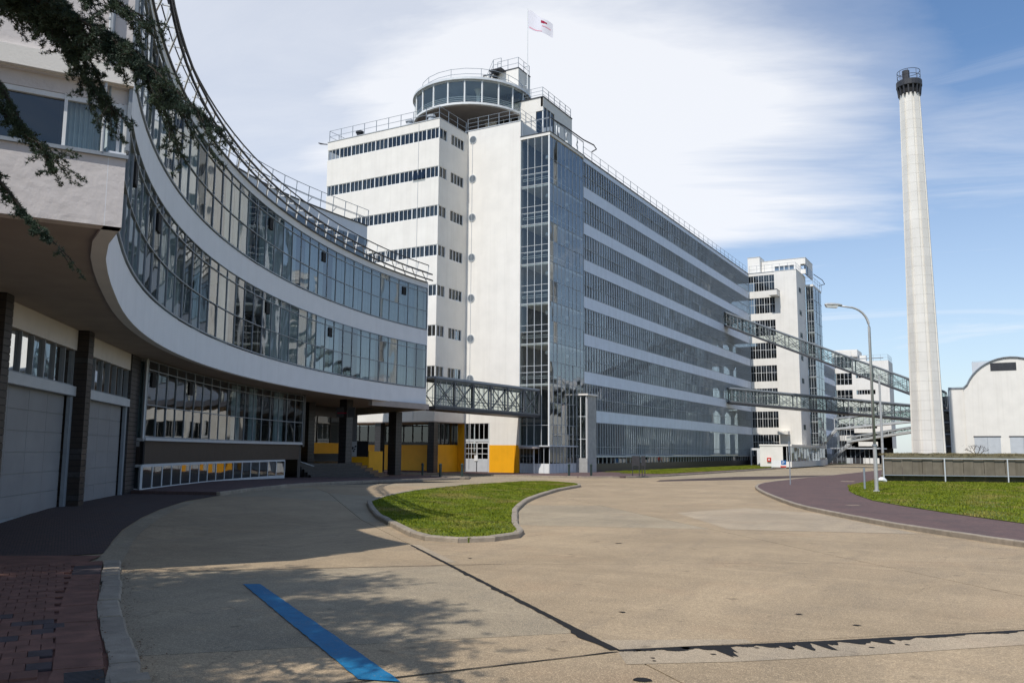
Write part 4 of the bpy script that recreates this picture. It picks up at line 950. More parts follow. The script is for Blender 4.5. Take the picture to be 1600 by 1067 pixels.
# ------------------------------------------------------------------ roof of the head block
drum = thing('rooftop_tea_room', 'round glass tea room cantilevered on the roof of the white head block', 'rooftop pavilion')
cx_, cy_, rd = -11.0, 69.3, 5.7
zb, zt = 33.6, 36.0
MB().lathe([(rd-.1, zb), (rd+.12, zb+.06), (rd+.12, zb+.26), (rd-.1, zb+.30)], (cx_, cy_), 48).build('floor_slab', 'frameW', drum)
MB().lathe([(rd-.06, zb-.02), (rd-.05, zb-.001)], (cx_, cy_), 48).build('underside', 'soffit', drum)
MB().lathe([(rd+.05, zt), (rd+.25, zt+.05), (rd+.22, zt+.28), (rd-.2, zt+.34)], (cx_, cy_), 48).build('roof', 'frameL', drum)
nn = 22
for i in range(nn):
    a = 2*math.pi*i/nn; b = 2*math.pi*(i+1)/nn; A = (cx_+rd*math.cos(a), cy_+rd*math.sin(a)); Bq = (cx_+rd*math.cos(b), cy_+rd*math.sin(b))
    pane('window_pane', A, Bq, zb+.3, zt, 'glassC', drum, .01)
    MB().tube([(*A, zb+.3), (*A, zt)], .085, 6).build('post', 'frameW', drum)
    for z in (.5, .68, .86): MB().bar((cx_+(rd-.06)*math.cos(a), cy_+(rd-.06)*math.sin(a), zb+z), (cx_+(rd-.06)*math.cos(b), cy_+(rd-.06)*math.sin(b), zb+z), .03, .05).build('rail', 'frameW', drum)
    MB().bar((*A, zt-.02), (*Bq, zt-.02), .12, .12).build('head_rail', 'frameL', drum)
MB().lathe([(1.2, zb+.3), (1.2, zt)], (cx_, cy_), 16).build('core', 'floor', drum)
MB().lathe([(.18, zb+.3), (.18, zt-.5), (.4, zt)], (cx_+2.3, cy_-2.7), 10).build('mushroom_column', 'frameW', drum)
for i in range(nn):
    a = 2*math.pi*i/nn; b = 2*math.pi*(i+1)/nn; r2 = rd-.6
    A = (cx_+r2*math.cos(a), cy_+r2*math.sin(a)); Bq = (cx_+r2*math.cos(b), cy_+r2*math.sin(b))
    for z in (.62, 1.15): MB().bar((*A, zt+.3+z), (*Bq, zt+.3+z), .035).build('handrail', 'frame', drum)
    if i % 2: MB().bar((*A, zt+.3), (*A, zt+1.47), .035).build('rail_post', 'frame', drum)
pen = thing('rooftop_penthouse', 'white flat roofed penthouse with dark glazed corner beside the round tea room', 'penthouse')
px0, px1, py0, py1, pz0, pz1 = -9.2, -2.85, 68.8, 75.1, 30.5, 34.95
MB().box(px0, px1-.02, py0, py0+.25, 33.65, pz1).build('wall', 'white', pen)
MB().box(px0, -8.0, py0, py0+.25, pz0, 33.64).build('wall', 'white', pen)
MB().box(-5.55, -3.62, py0, py0+.25, pz0, 33.64).build('wall', 'white', pen)
MB().box(-8.0, -5.55, py0, py0+.25, pz0, 31.9).build('wall', 'white', pen)
MB().box(px1-.25, px1, py0, py1, 34.05, pz1).build('wall', 'white', pen)
MB().box(px1-.25, px1, 71.2, py1, pz0, 34.04).build('wall', 'white', pen)
MB().box(px0, px1+.06, py0-.06, py1, pz1+.001, pz1+.09).build('roof_edge', 'dark', pen)
MB().box(px0, px1-.3, py0+.3, py1, pz1-.3, pz1-.01).build('roof', 'roofing', pen)
for i in range(3): pane('window_pane', (-8.0+.82*i, py0+.1), (-7.18+.82*i, py0+.1), 31.9, 33.64, 'glassD', pen); MB().box(-8.0+.82*i-.04, -8.0+.82*i+.04, py0+.03, py0+.14, 31.9, 33.64).build('mullion', 'frameW', pen)
pane('window_pane', (-3.62, py0+.1), (px1, py0+.1), pz0, 33.64, 'glassD', pen)
for i in range(3): pane('window_pane', (px1-.08, py0+.1+.77*i), (px1-.08, py0+.87+.77*i), pz0, 34.04, 'glassD', pen); MB().box(px1-.12, px1-.01, py0+.05+.77*i, py0+.12+.77*i, pz0, 34.04).build('mullion', 'frameW', pen)
MB().box(px0+.3, px1-.9, py0+1.6, py0+1.7, pz0, 34.6).build('inner_wall', 'black', pen)
lb = thing('rooftop_lift_tower', 'narrow white lift tower topped by railings behind the round tea room', 'lift tower')
lbx0, lbx1, lby0, lby1, lbz = -10.25, -6.2, 70.0, 72.4, 39.05
MB().box(lbx0, lbx1, lby0, lby1, 30.6, lbz).build('wall', 'white', lb)
MB().box(lbx0-.04, lbx1+.04, lby0-.04, lby1+.04, lbz+.001, lbz+.1).build('roof_edge', 'dark', lb)
def rail(pts, h, par, mt='frame', post=1.2, mids=(.5,), r=.022, name='handrail'):
    Q = [Vector(p) for p in pts]
    for z in (h,)+tuple(h*m for m in mids): MB().tube([q+Vector((0, 0, z)) for q in Q], r, 5).build(name, mt, par)
    for a, b in zip(Q[:-1], Q[1:]):
        n = max(1, round((b-a).length/post))
        for i in range(n): p = a.lerp(b, i/n); MB().bar(p, p+Vector((0, 0, h)), r*2).build('rail_post', mt, par)
    MB().bar(Q[-1], Q[-1]+Vector((0, 0, h)), r*2).build('rail_post', mt, par)
rail([(-8.6, 70.05, lbz), (-6.25, 70.05, lbz), (-6.25, 72.3, lbz)], 1.15, lb, mids=(.5,))
st = MB()
for i in range(9): st.box(-9.3+i*.13-.5, -9.3+i*.13+.02, 69.2, 69.9, 36.6+i*.27, 36.65+i*.27)
st.bar((-9.9, 69.2, 36.4), (-8.6, 69.2, 39.05), .06, .18); st.bar((-9.9, 69.85, 36.4), (-8.6, 69.85, 39.05), .06, .18)
st.build('iron_stair', 'dark', lb)
rail([(-9.9, 69.2, 36.4), (-8.6, 69.2, 39.0), (-7.7, 69.2, 39.0)], 1.1, lb, post=1.0)
MB().box(-9.0, -7.6, 69.0, 69.98, 38.95, 39.05).build('landing', 'dark', lb)
rail([(px0+1.2, py0+.1, pz1), (px1-.1, py0+.1, pz1), (px1-.1, py1-.1, pz1)], 1.05, pen, mids=(.33, .66), post=1.3)
# terrace rails
rail([(XL+.2, 73, ZR+.05), (XL+.1, YL+.1, ZR+.05), (XR-.1, YL+.1, ZR+.05), (XR-.1, Y0-.2, ZR+.05)], 1.1, fac, mids=(.5,), post=1.35)
rail([(WX0-.1, Y0+.1, 31.15), (WX1-.1, Y0+.1, 31.15), (WX1-.1, 68.7, 31.15)], 1.15, fac, mids=(.33, .66), post=1.1)
rail([(-2.7, Y0+.1, RT+.05), (.05, Y0+.1, RT+.05), (.05, 71.5, RT+.05)], 1.35, fac, mids=(.95,), post=1.5)
MB().tube([(-22.0, 60.6, 31.0), (-22.3, 60.0, 30.9), (-22.1, 59.5, 30.8), (-21.5, 59.5, 30.6)], .05, 6).build('rail_track', 'dark', fac)
MB().tube([(.0, Y0, RT+1.4), (.25, 67, RT+1.35), (.5, 70.5, RT+1.2), (1.0, 71.8, RT+1.0), (1.0, 72.4, RT+.8), (.5, 72.4, RT+.6)], .06, 6).build('rail_track', 'dark', fac)
for x in (-18.2, -12.4, -10.0):
    MB().lathe([(.28, ZR-.2), (.28, ZR+.7), (.38, ZR+.72), (.38, ZR+.9)], (x, YL+1.0), 10).build('vent_cowl', 'dark' if x < -18 else 'greypanel', fac)
# roof letters seen from behind on the terrace edge
for i, (y, ch) in enumerate(((66.3, 'N'), (68.1, 'S'), (70.3, 'S'))):
    cu = bpy.data.curves.new('roof_letter', 'FONT'); cu.body = ch; cu.size = 1.7; cu.extrude = .04; cu.align_x = 'CENTER'
    o = bpy.data.objects.new('roof_letter_tmp', cu); COL.objects.link(o); bpy.context.view_layer.update()
    me = bpy.data.meshes.new_from_object(o.evaluated_get(bpy.context.evaluated_depsgraph_get())); bpy.data.objects.remove(o)
    me.materials.clear(); me.materials.append(M['frameW']); o = bpy.data.objects.new('roof_letter', me); COL.objects.link(o); o.parent = fac
    o.location = (-.05, y, RT+.1); o.rotation_euler = (R_(90), 0, R_(90)); o.scale = (.5, .9, 1)
fp = thing('flagpole', 'thin white flagpole with waving pale printed flag above the factory roof', 'flagpole', loc=(-5.85, 71.2, 37.3))
MB().tube([(0, 0, 0), (0, 0, 8.4)], .055, 8, r1=.035).build('pole', 'frameW', fp)
MB().box(-.35, .05, -.04, .04, .3, .36).build('bracket', 'frameL', fp); MB().box(-.35, .05, -.04, .04, 2.3, 2.36).build('bracket', 'frameL', fp)
fm = MB(); nu, nv = 16, 8
def fpt(u, v):
    x = u*2.55; return (x*.93+.05, x*.25+.18*math.sin(u*7+v)*u+.0, 8.3-v*2.05*(1-.35*u)-x*.72+.06*math.sin(u*9+v*2))
for i in range(nu):
    for j in range(nv):
        fm.poly([fpt(i/nu, j/nv), fpt(i/nu, (j+1)/nv), fpt((i+1)/nu, (j+1)/nv), fpt((i+1)/nu, j/nv)])
fl_ = fm.build('flag', 'flag', fp, smooth=True)
def fprint(u0, u1, v0, v1, mt, n=6):
    q = MB()
    for s in (-.015, .015):
        for i in range(n):
            a = u0+(u1-u0)*i/n; b = u0+(u1-u0)*(i+1)/n
            P4 = [fpt(a, v0), fpt(a, v1), fpt(b, v1), fpt(b, v0)]; q.poly([(x, y+s, z) for x, y, z in P4])
    q.build('flag_print', mt, fl_)
fprint(.55, .70, .16, .34, 'flagred'); fprint(.70, .80, .20, .30, 'flagred'); fprint(.05, .6, .88, .93, 'flagpink'); fprint(.6, .92, .5, .56, 'flagpink')

# ------------------------------------------------------------------ long glass hall
hall = thing('factory_hall', 'long grey glass factory hall with eight storeys of window bands receding to the right', 'factory hall')
HY0, HY1 = 71.5, 132.86
T2 = 29.04
tops = [T2-3.5*k for k in range(8)]
GH = 2.42
MB().box(-19, 0, HY0+.02, HY1+6, 29.2, 29.42).build('roof', 'roofing', hall)
MB().box(-.25, .03, HY0+.01, HY1, T2, 29.5).build('parapet', 'spandrel', hall)
MB().box(-.3, .12, HY0+.1, HY1, 29.502, 29.56).build('roof_edge', 'dark', hall)
nm = 102; nb = 11
mp_ = MB().box(-.05, .05, -.024, .024, 0, 1).build('mullion_proto', 'frameL', hall); mp_.hide_render = False
for k, t in enumerate(tops):
    z0 = t-GH if k < 7 else 1.52
    if k < 7: MB().box(-.22, .02, HY0+.01, HY1, tops[k+1], z0).build('spandrel', 'spandrel', hall)
    for i in range(nb):
        a = HY0+(HY1-HY0)*i/nb; b = HY0+(HY1-HY0)*(i+1)/nb
        zm = t-GH*.56
        for q0, q1 in ((z0, zm), (zm, t)):
            for hfn in range(3):
                pane('window_pane', (-.03, a+(b-a)*hfn/3), (-.03, a+(b-a)*(hfn+1)/3), q0, q1, 'glassF', hall, .012)
        if k < 7:
            MB().lathe([(.30, z0-.0), (.30, t-.9), (.62, t-.35), (1.2, t-.0)], (-2.2, (a+b)/2), 10).build('mushroom_column', 'hallin', hall)
            if i < 7: MB().lathe([(.02, t-.62), (.15, t-.58), (.17, t-.48), (.06, t-.38)], (-1.3, (a+b)/2+1.6), 8).build('globe_lamp', 'frameW', hall)
        else: MB().box(-2.6, -2.0, (a+b)/2-.3, (a+b)/2+.3, z0, t).build('mushroom_column', 'floor', hall)
    ml = MB()
    for i in range(nm+1):
        y = HY0+.02+(HY1-HY0-.04)*i/nm; ml.box(-.03, .05, y-.027, y+.027, z0, t)
    ml.build('mullions', 'frameL', hall, kind='stuff')
    for z in (t-.03, t-GH*.56, z0+.03) if k < 7 else (t-.03, z0+.03, z0+.75): MB().box(-.02, .036, HY0+.02, HY1-.01, z-.025, z+.025).build('transom', 'frame', hall)
    MB().box(-18.8, -.3, HY0+.1, HY1+5, z0-.45 if k < 7 else 1.0, z0-.15 if k < 7 else 1.3).build('floor_slab', 'hallfl', hall)
mp_r = bpy.data.objects.get('mullion_proto'); bpy.data.objects.remove(mp_r)
for k, t in enumerate(tops):
    MB().box(-19.2, -19, HY0+.1, HY1+5, (tops[k+1] if k < 7 else 0), (t-GH if k < 7 else 1.4)).build('rear_spandrel', 'spandrel', hall)
MB().box(-19.2, -19, HY0+.1, HY1+5, T2, 29.4).build('rear_spandrel', 'spandrel', hall)
for i in range(24): MB().box(-19.1, -19, HY0+.5+i*2.6, HY0+.7+i*2.6, 1.4, 29).build('rear_post', 'frameM', hall)
for i in range(1, 11, 3): MB().box(-14, -5, HY0+5.58*i, HY0+5.58*i+.2, 1.4, 29).build('inner_wall', 'hallin', hall)
MB().box(-.02, .30, 72.6, HY1, 1.30, 1.46).build('base_ledge', 'greypanel', hall)
MB().box(-.28, -.02, HY0, HY1, 0, .72).build('dark_plinth', 'tile', hall)
for i in range(60):
    y = 72.8+i*1.0; MB().poly([(-.05, y, .74), (-.05, y+.9, .74), (-.05, y+.9, 1.28), (-.05, y, 1.28)]).build('basement_pane', 'glassD', hall); MB().box(-.1, .0, y+.9, y+1.0, .72, 1.3).build('mullion', 'frameL', hall)
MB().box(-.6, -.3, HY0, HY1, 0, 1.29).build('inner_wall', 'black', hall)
rail([(-.25, HY0+.6, 29.56), (-.25, HY1, 29.56)], 1.15, hall, mids=(.5,), post=2.0, r=.02)
for i, y in enumerate((78, 84.5, 91, 99, 108, 116)):
    MB().bar((.32, y, 1.4), (.32, y, 1.9), .03).build('ledge_post', 'frameL', hall)
# ------------------------------------------------------------------ far wing
wing = thing('factory_wing', 'bright white wing with stacked dark windows at the end of the long hall', 'factory wing')
WY = HY1
MB().box(.0, 4.0, WY, WY+.3, tops[0], 29.45).build('wall_band', 'white', wing)
for k, t in enumerate(tops):
    z0 = t-GH if k < 7 else 1.3
    if k < 7: MB().box(.05, 4.0, WY, WY+.3, tops[k+1], z0).build('wall_band', 'white', wing)
    for i in range(5):
        a = .05+3.95*i/5; b = .05+3.95*(i+1)/5
        for q0, q1 in ((z0, t-GH*.45), (t-GH*.45, t)): pane('window_pane', (a, WY+.1), (b, WY+.1), q0, q1, 'glassD', wing, .004)
        MB().box(a-.03, a+.03, WY+.03, WY+.11, z0, t).build('mullion', 'frameW', wing)
        MB().box((a+b)/2-.015, (a+b)/2+.015, WY+.035, WY+.105, z0, t).build('mullion', 'frameL', wing)
    MB().box(.05, 4.0, WY+.032, WY+.1, t-GH*.45-.025, t-GH*.45+.025).build('transom', 'frameW', wing)
    MB().box(.05, 7.0, WY+.5, WY+7, z0-.45, z0-.1).build('floor_slab', 'floor', wing)
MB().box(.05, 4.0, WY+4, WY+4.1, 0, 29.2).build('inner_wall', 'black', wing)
MB().box(0, 4, WY, WY+.3, 0, 1.3).build('wall_band', 'tile', wing)
MB().box(4.0, 7.3, WY-.02, WY+.3, 0, 29.5).build('wall', 'white', wing)
MB().box(7.0, 7.3, WY+.302, 139.75, 0, 29.5).build('side_wall', 'white', wing)
for k in range(7):
    z = 26.3-3.5*k
    MB().box(7.29, 7.32, WY+1.6, WY+3.3, z, z+.75).build('side_window', 'glassD', wing); MB().box(7.30, 7.35, WY+1.5, WY+3.4, z-.06, z).build('sill', 'frameL', wing)
MB().box(-.02, 7.36, WY-.06, WY+7, 29.502, 29.58).build('roof_edge', 'frameL', wing)
MB().box(3.5, 4.75, WY-1.9, WY-.021, 25.55, 25.75).build('hoist_balcony', 'white', wing)
hb = MB().box(3.5, 4.75, WY-1.9, WY-1.8, 25.75, 26.35).build('hoist_balcony_front', 'white', wing); MB().box(4.65, 4.75, WY-1.8, WY-.03, 25.75, 26.35).build('hoist_balcony_side', 'white', wing)
MB().box(3.45, 4.8, WY-1.95, WY-.03, 26.352, 26.42).build('hoist_balcony_rim', 'dark', wing)
MB().box(4.1, 5.6, WY-1.5, WY-.03, 4.55, 5.05).build('door_canopy', 'white', wing)
rail([(.2, WY+.2, 29.58), (7.2, WY+.2, 29.58), (7.2, 139.5, 29.58)], 1.1, wing, post=1.1, r=.02)
# lift box and penthouse on the wing roof
wl = thing('wing_roof_box', 'small plain white box on the wing roof next to the hall roof rail', 'roof box')
MB().box(-.75, 1.15, 136, 139, 29.6, 32.7).build('wall', 'white', wl); MB().box(-.8, 1.2, 135.95, 139.05, 32.702, 32.78).build('roof_edge', 'frameL', wl)
wp = thing('wing_roof_penthouse', 'low white roof room with a row of four dark windows on the wing', 'penthouse')
MB().box(1.2, 7.95, 137, 137.25, 29.6, 30.3).build('wall', 'white', wp); MB().box(1.2, 7.95, 137, 137.25, 31.15, 32.1).build('wall', 'white', wp)
MB().box(1.2, 3.2, 137, 137.25, 30.302, 31.148).build('wall', 'white', wp); MB().box(6.2, 7.2, 137, 137.25, 30.302, 31.148).build('wall', 'white', wp)
for i in range(4): pane('window_pane', (3.2+.75*i, 137.1), (3.95+.75*i, 137.1), 30.3, 31.15, 'glassD', wp); MB().box(3.2+.75*i-.05, 3.2+.75*i+.05, 137.02, 137.12, 30.3, 31.15).build('mullion', 'frameW', wp)
MB().box(7.70, 7.95, 137.251, 143, 31.0, 32.1).build('wall', 'white', wp); MB().box(7.72, 7.9, 137.2, 139, 29.6, 31.0).build('corner_window', 'glassD', wp); MB().box(7.70, 7.95, 139.0, 143, 29.6, 30.998).build('wall', 'greypanel', wp)
MB().box(1.15, 8.0, 136.95, 143, 32.102, 32.18).build('roof_edge', 'frameL', wp)
# glazed stair of the wing
ws = thing('wing_stair', 'tall narrow glazed stair tower on the right side of the white wing', 'stair tower')
SX0, SX1, SY0, SY1, SZ = 7.3, 8.45, 139.8, 147.0, 28.3
MB().box(SX0, SX1+.05, SY0-.05, SY1, SZ-.3, SZ).build('roof', 'white', ws)
for k in range(8):
    z = 24.2-3.5*k
    if z < .5: continue
    MB().box(SX0+.02, SX1-.05, SY0+.2, SY1-.1, z-.2, z).build('stair_slab', 'white', ws)
    for q in (.45, .65, 1.0): MB().bar((SX0+.1, SY0+.15, z+q), (SX1-.1, SY0+.15, z+q), .05).build('stair_rail', 'frameW', ws)
zz2 = [.9]+sorted([24.2-3.5*k for k in range(7)]+[25.9-3.5*k for k in range(7)])+[SZ-.3]
for a, b in zip(zz2[:-1], zz2[1:]):
    pane('stair_pane', (SX0, SY0), (SX1, SY0), a, b, 'glassC', ws)
    for i in range(3): pane('stair_pane', (SX1, SY0+2.4*i), (SX1, SY0+2.4*i+2.4), a, b, 'glassF', ws, .02); MB().box(SX1-.02, SX1+.04, SY0+2.4*i-.02, SY0+2.4*i+.04, a, b).build('mullion', 'frame', ws)
    MB().box(SX0, SX1, SY0-.04, SY0+.01, b-.03, b+.03).build('transom', 'frameL', ws); MB().box(SX1-.01, SX1+.03, SY0, SY1, b-.03, b+.03).build('transom', 'frame', ws)
for x in (SX0+.38, SX0+.76): MB().box(x-.02, x+.02, SY0-.03, SY0+.02, .9, SZ-.3).build('mullion', 'frameL', ws)
MB().box(SX0, SX1, SY0, SY1, 0, .88).build('base_wall', 'greypanel', ws)
MB().box(SX0+.02, SX0+.1, SY0+.3, SY1, .9, SZ-.31).build('inner_wall', 'inner', ws)
MB().box(SX0+.1, SX1-.03, SY1-.2, SY1-.1, .9, SZ-.31).build('inner_wall', 'inner', ws)
rail([(SX0, SY0+.1, SZ), (SX1, SY0+.1, SZ), (SX1+.1, SY1, SZ)], 1.2, ws, post=2)
MB().tube([(SX1, SY0+1, SZ+1.8), (SX1+.9, SY0+3.5, SZ+1.2), (SX1+.9, SY0+5.5, SZ+.9), (SX1, SY0+6, SZ+.8)], .06, 5).build('rail_track', 'dark', ws)
# second, lower hall and its end tower
h2 = thing('second_hall', 'lower glazed hall partly hidden behind the wing stair tower', 'factory hall')
for k in range(6):
    t = 19.2-3.5*k; z0 = max(t-GH, .5)
    MB().box(3.2, 3.5, 147.1, 189.9, t, t+1.08 if k else 19.8).build('spandrel', 'spandrel', h2)
    for i in range(10): pane('window_pane', (3.45, 147.1+4.28*i), (3.45, 151.38+4.28*i), z0, t, 'glassF', h2, .02)
    ml = MB()
    for i in range(60): y = 147.1+.71*i; ml.box(3.42, 3.53, y, y+.06, z0, t)
    ml.build('mullions', 'frameL', h2, kind='stuff'); MB().box(3.44, 3.52, 147.1, 189.9, t-1.4, t-1.34).build('transom', 'frame', h2)
MB().box(-6, -5.8, 147, 190, 0, 19.6).build('inner_wall', 'inner', h2); MB().box(-6, 3.2, 147.05, 189.9, 19.5, 19.79).build('roof', 'roofing', h2)
t2 = thing('far_factory_tower', 'far white factory tower with narrow dark slot windows behind the footbridges', 'factory tower')
Z2 = 190
for k in range(6):
    t = 21.9-3.5*k if k < 6 else 0
    MB().box(3.0, 6.8, Z2, Z2+.3, t, t+1.1).build('wall_band', 'white', t2)
    for i in range(5): pane('window_pane', (3.0+.76*i, Z2+.1), (3.76+.76*i, Z2+.1), t-2.4, t, 'glassD', t2, .003); MB().box(3.0+.76*i-.03, 3.0+.76*i+.03, Z2+.02, Z2+.12, t-2.4, t).build('mullion', 'frameW', t2)
    MB().box(3.0, 6.8, Z2+.03, Z2+.11, t-1.25, t-1.2).build('transom', 'frameW', t2)
    MB().box(3.0, 6.8, Z2+.5, Z2+6, t-3.1, t-2.8).build('floor_slab', 'floor', t2)
MB().box(3.0, 6.8, Z2+4, Z2+4.1, 0, 22).build('inner_wall', 'black', t2)
MB().box(3.0, 7.9, Z2+1, Z2+8, 21.9, 23.4).build('roof_room', 'white', t2)
MB().box(8.2, 9.4, Z2+2, Z2+4, 20.5, 22.2).build('roof_room', 'white', t2)
zs2 = [2.9, 4.3]
MB().box(6.8, 13.9, Z2-.05, Z2+.3, 2.9, 6.0).build('wall', 'white', t2)
prev = 2.9
slots = [3.3, 6.9, 10.4, 13.9, 17.3]
prev = 2.9
bpy.data.objects.remove(t2.children[-1])
for s in slots+[None]:
    zt_ = s if s else 20.7
    MB().box(6.8, 13.9, Z2-.05, Z2+.3, prev, zt_).build('wall_band', 'white', t2)
    if s:
        MB().box(6.8, 7.5, Z2-.05, Z2+.3, s, s+.9).build('wall_pier', 'white', t2); MB().box(11.2, 13.9, Z2-.05, Z2+.3, s, s+.9).build('wall_pier', 'white', t2)
        pane('window_pane', (7.5, Z2+.1), (11.2, Z2+.1), s, s+.9, 'glassD', t2)
        for i in range(7): MB().box(7.5+.53*i, 7.56+.53*i, Z2+.02, Z2+.12, s, s+.9).build('mullion', 'frameW', t2)
        prev = s+.9
MB().box(13.6, 13.9, Z2+.301, Z2+8, 2.9, 20.7).build('side_wall', 'white', t2)
MB().box(7.5, 13.5, Z2+2.5, Z2+2.6, 0, 20).build('inner_wall', 'black', t2)
MB().box(6.8, 13.9, Z2+1.2, Z2+1.4, 0, 2.89).build('ground_floor', 'black', t2)
MB().box(6.7, 13.9, Z2, Z2+8, 20.701, 20.8).build('roof_edge', 'frameL', t2)
rail([(6.9, Z2+.2, 20.8), (13.8, Z2+.2, 20.8), (13.8, Z2+7.8, 20.8)], 1.2, t2, post=1.5)
MB().tube([(8, Z2-.2, 21.3), (13, Z2-.2, 21.3)], .12, 6).build('roof_pipe', 'frame', t2)
# low building between the halls
lw = thing('low_glazed_building', 'low flat roofed glazed building beneath the crossing footbridges', 'low building')
MB().box(5.5, 13.9, 168, 180, 2.62, 2.85).build('roof', 'greypanel', lw)
for i in range(10): pane('window_pane', (5.7+.8*i, 169), (6.5+.8*i, 169), 1.0, 2.6, 'glassD', lw); MB().box(5.7+.8*i-.04, 5.7+.8*i+.04, 168.9, 169.02, 0, 2.6).build('mullion', 'frame', lw)
MB().box(5.7, 8, 168.95, 169.1, 0, 1).build('base_wall', 'dark', lw); MB().box(8.02, 9.2, 168.9, 169.1, 0, 1).build('base_wall', 'greypanel', lw); MB().box(9.22, 11, 168.95, 169.1, 0, 1).build('base_wall', 'dark', lw); MB().box(11.02, 13.7, 168.9, 169.1, 0, 1).build('base_wall', 'frameW', lw)
MB().box(5.6, 13.8, 171, 171.2, 0, 2.6).build('inner_wall', 'black', lw)
# gatehouse
gt = thing('gatehouse', 'low white gatehouse with long mirrored side windows at the road edge', 'gatehouse')
gx0, gx1, gx2, gy0, gy1 = 6.05, 8.9, 9.95, 112.0, 136
MB().box(gx0, gx1, gy0, gy0+.3, .1, 2.85).build('wall', 'white', gt); MB().box(gx1+.002, gx2, gy0, gy0+.25, .05, .75).build('base_wall', 'white', gt)
MB().box(gx0-.05, gx2+.1, gy0-.06, gy1, 2.68, 2.9).build('roof', 'white', gt)
MB().box(gx0, gx0+.2, gy0+.3, gy1, 0, 2.66).build('wall', 'white', gt)
for i in range(2): pane('window_pane', (gx1+.5*i, gy0+.1), (gx1+.5*i+.5, gy0+.1), .75, 2.6, 'glassD', gt); MB().box(gx1+.5*i+.46, gx1+.5*i+.52, gy0+.04, gy0+.12, .75, 2.6).build('mullion', 'frameW', gt)
MB().box(gx2-.07, gx2, gy0, gy0+.07, .75, 2.66).build('corner_post', 'frameW', gt)
for i in range(12): pane('window_pane', (gx2-.05, gy0+2*i), (gx2-.05, gy0+2*i+2), .8, 2.5, 'glass', gt, .03); MB().box(gx2-.06, gx2-.01, gy0+2*i-.03, gy0+2*i+.03, .8, 2.66).build('mullion', 'frameL', gt)
MB().box(gx2-.1, gx2-.01, gy0+.26, gy1, .02, .78).build('base_panel', 'greypanel', gt); MB().box(gx2-.05, gx2+.02, gy0, gy1, 2.5, 2.67).build('fascia', 'frameL', gt)
MB().box(gx0+.3, gx2-1.2, gy0+3, gy0+3.1, 0, 2.6).build('inner_wall', 'inner', gt); MB().box(gx0+.21, gx0+.5, gy0+.4, gy1, 0, 2.6).build('inner_wall', 'curtainW', gt)
lb_ = MB().box(6.95, 7.45, gy0-.16, gy0-.002, .72, 1.22).build('red_wall_box', 'red', gt)
MB().box(7.1, 7.3, gy0-.165, gy0-.161, .88, 1.06).build('white_mark', 'frameW', lb_)
aw = thing('portico_frame', 'small white door frame portico standing at the hall corner left of the gatehouse', 'portico')
MB().box(.6, 3.2, 129, 131.5, 2.2, 2.5).build('roof', 'frameW', aw); MB().box(1.55, 2.0, 129, 129.3, 0, 2.2).build('pillar', 'frameW', aw); MB().box(.6, .75, 129, 129.3, 0, 2.2).build('pillar', 'frameW', aw)

# ------------------------------------------------------------------ footbridges
def bridge(name, label, p0, p1, z0, z1, w, h, bay, post=.6, roof=True, cross=True, par_group='glazed footbridges', side_mt='glassB', mt='steelD'):
    t = thing(name, label, 'footbridge', par_group)
    A = Vector((*p0, z0)); B = Vector((*p1, z1)); d = B-A; hd = Vector((d.x, d.y, 0)).normalized(); n = Vector((-hd.y, hd.x, 0))
    def P(s, side, up): q = A+d*s+n*(w/2*side); return Vector((q.x, q.y, q.z+up))
    def slab(z0_, z1_, nm, m_, k=1.04):
        MB().hexa([P(0, -k, z0_), P(1, -k, z0_), P(1, k, z0_), P(0, k, z0_), P(0, -k, z1_), P(1, -k, z1_), P(1, k, z1_), P(0, k, z1_)]).build(nm, m_, t)
    slab(0, .22, 'deck', 'dark' if mt == 'steelD' else mt)
    slab(h-.12, h+.02, 'roof', 'frame', 1.08)
    L = d.length; nb_ = max(1, round(L/bay)); npst = max(1, round(L/post)) if post else 1
    for s_ in (-1, 1):
        for z_ in (.26, h-.18): MB().bar(P(0, s_, z_), P(1, s_, z_), .10, .12).build('chord', mt, t)
        for z_ in (.75, 1.0): MB().bar(P(0, s_*.98, z_), P(1, s_*.98, z_), .035).build('handrail', mt, t)
        for i in range(nb_+1): MB().bar(P(i/nb_, s_, .2), P(i/nb_, s_, h-.15), .11).build('truss_post', mt, t)
        for i in range(nb_):
            if cross:
                MB().bar(P(i/nb_, s_, .28), P((i+1)/nb_, s_, h-.2), .055).build('brace', mt, t); MB().bar(P((i+1)/nb_, s_*.995, .28), P(i/nb_, s_*.995, h-.2), .055).build('brace', mt, t)
            MB().poly([P(i/nb_, s_*.94, .22), P((i+1)/nb_, s_*.94, .22), P((i+1)/nb_, s_*.94, h-.12), P(i/nb_, s_*.94, h-.12)]).build('side_pane', side_mt, t)
        if post:
            q = MB()
            for i in range(npst+1): q.bar(P(i/npst, s_*.96, .22), P(i/npst, s_*.96, h-.12), .035)
            q.build('glazing_bars', 'frameM', t, kind='stuff')
    return t
bridge('office_footbridge', 'short glazed footbridge with cross braces joining curved office and white head block', (-3.6, 51.6), (-1.7, 64.2), 4.80, 4.62, 2.0, 2.38, 2.05, post=.62)
bridge('upper_footbridge', 'upper steel footbridge sloping down from the hall towards the chimney', (-.05, 119.6), (27.4, 118.4), 19.45, 7.3, 2.1, 2.15, 2.3, post=.55)
bridge('middle_footbridge', 'middle footbridge with dense glazing bars running nearly level to the chimney', (-.05, 119.4), (27.0, 133.0), 8.6, 5.85, 2.1, 2.2, 2.3, post=.5)
bridge('lower_footbridge', 'lower light steel conveyor bridge rising towards the chimney with a bent foot', (9.6, 150), (26.5, 146), 5.6, 7.1, 1.8, 2.0, 2.4, post=1.0, cross=True, side_mt='glassC', mt='frameL')
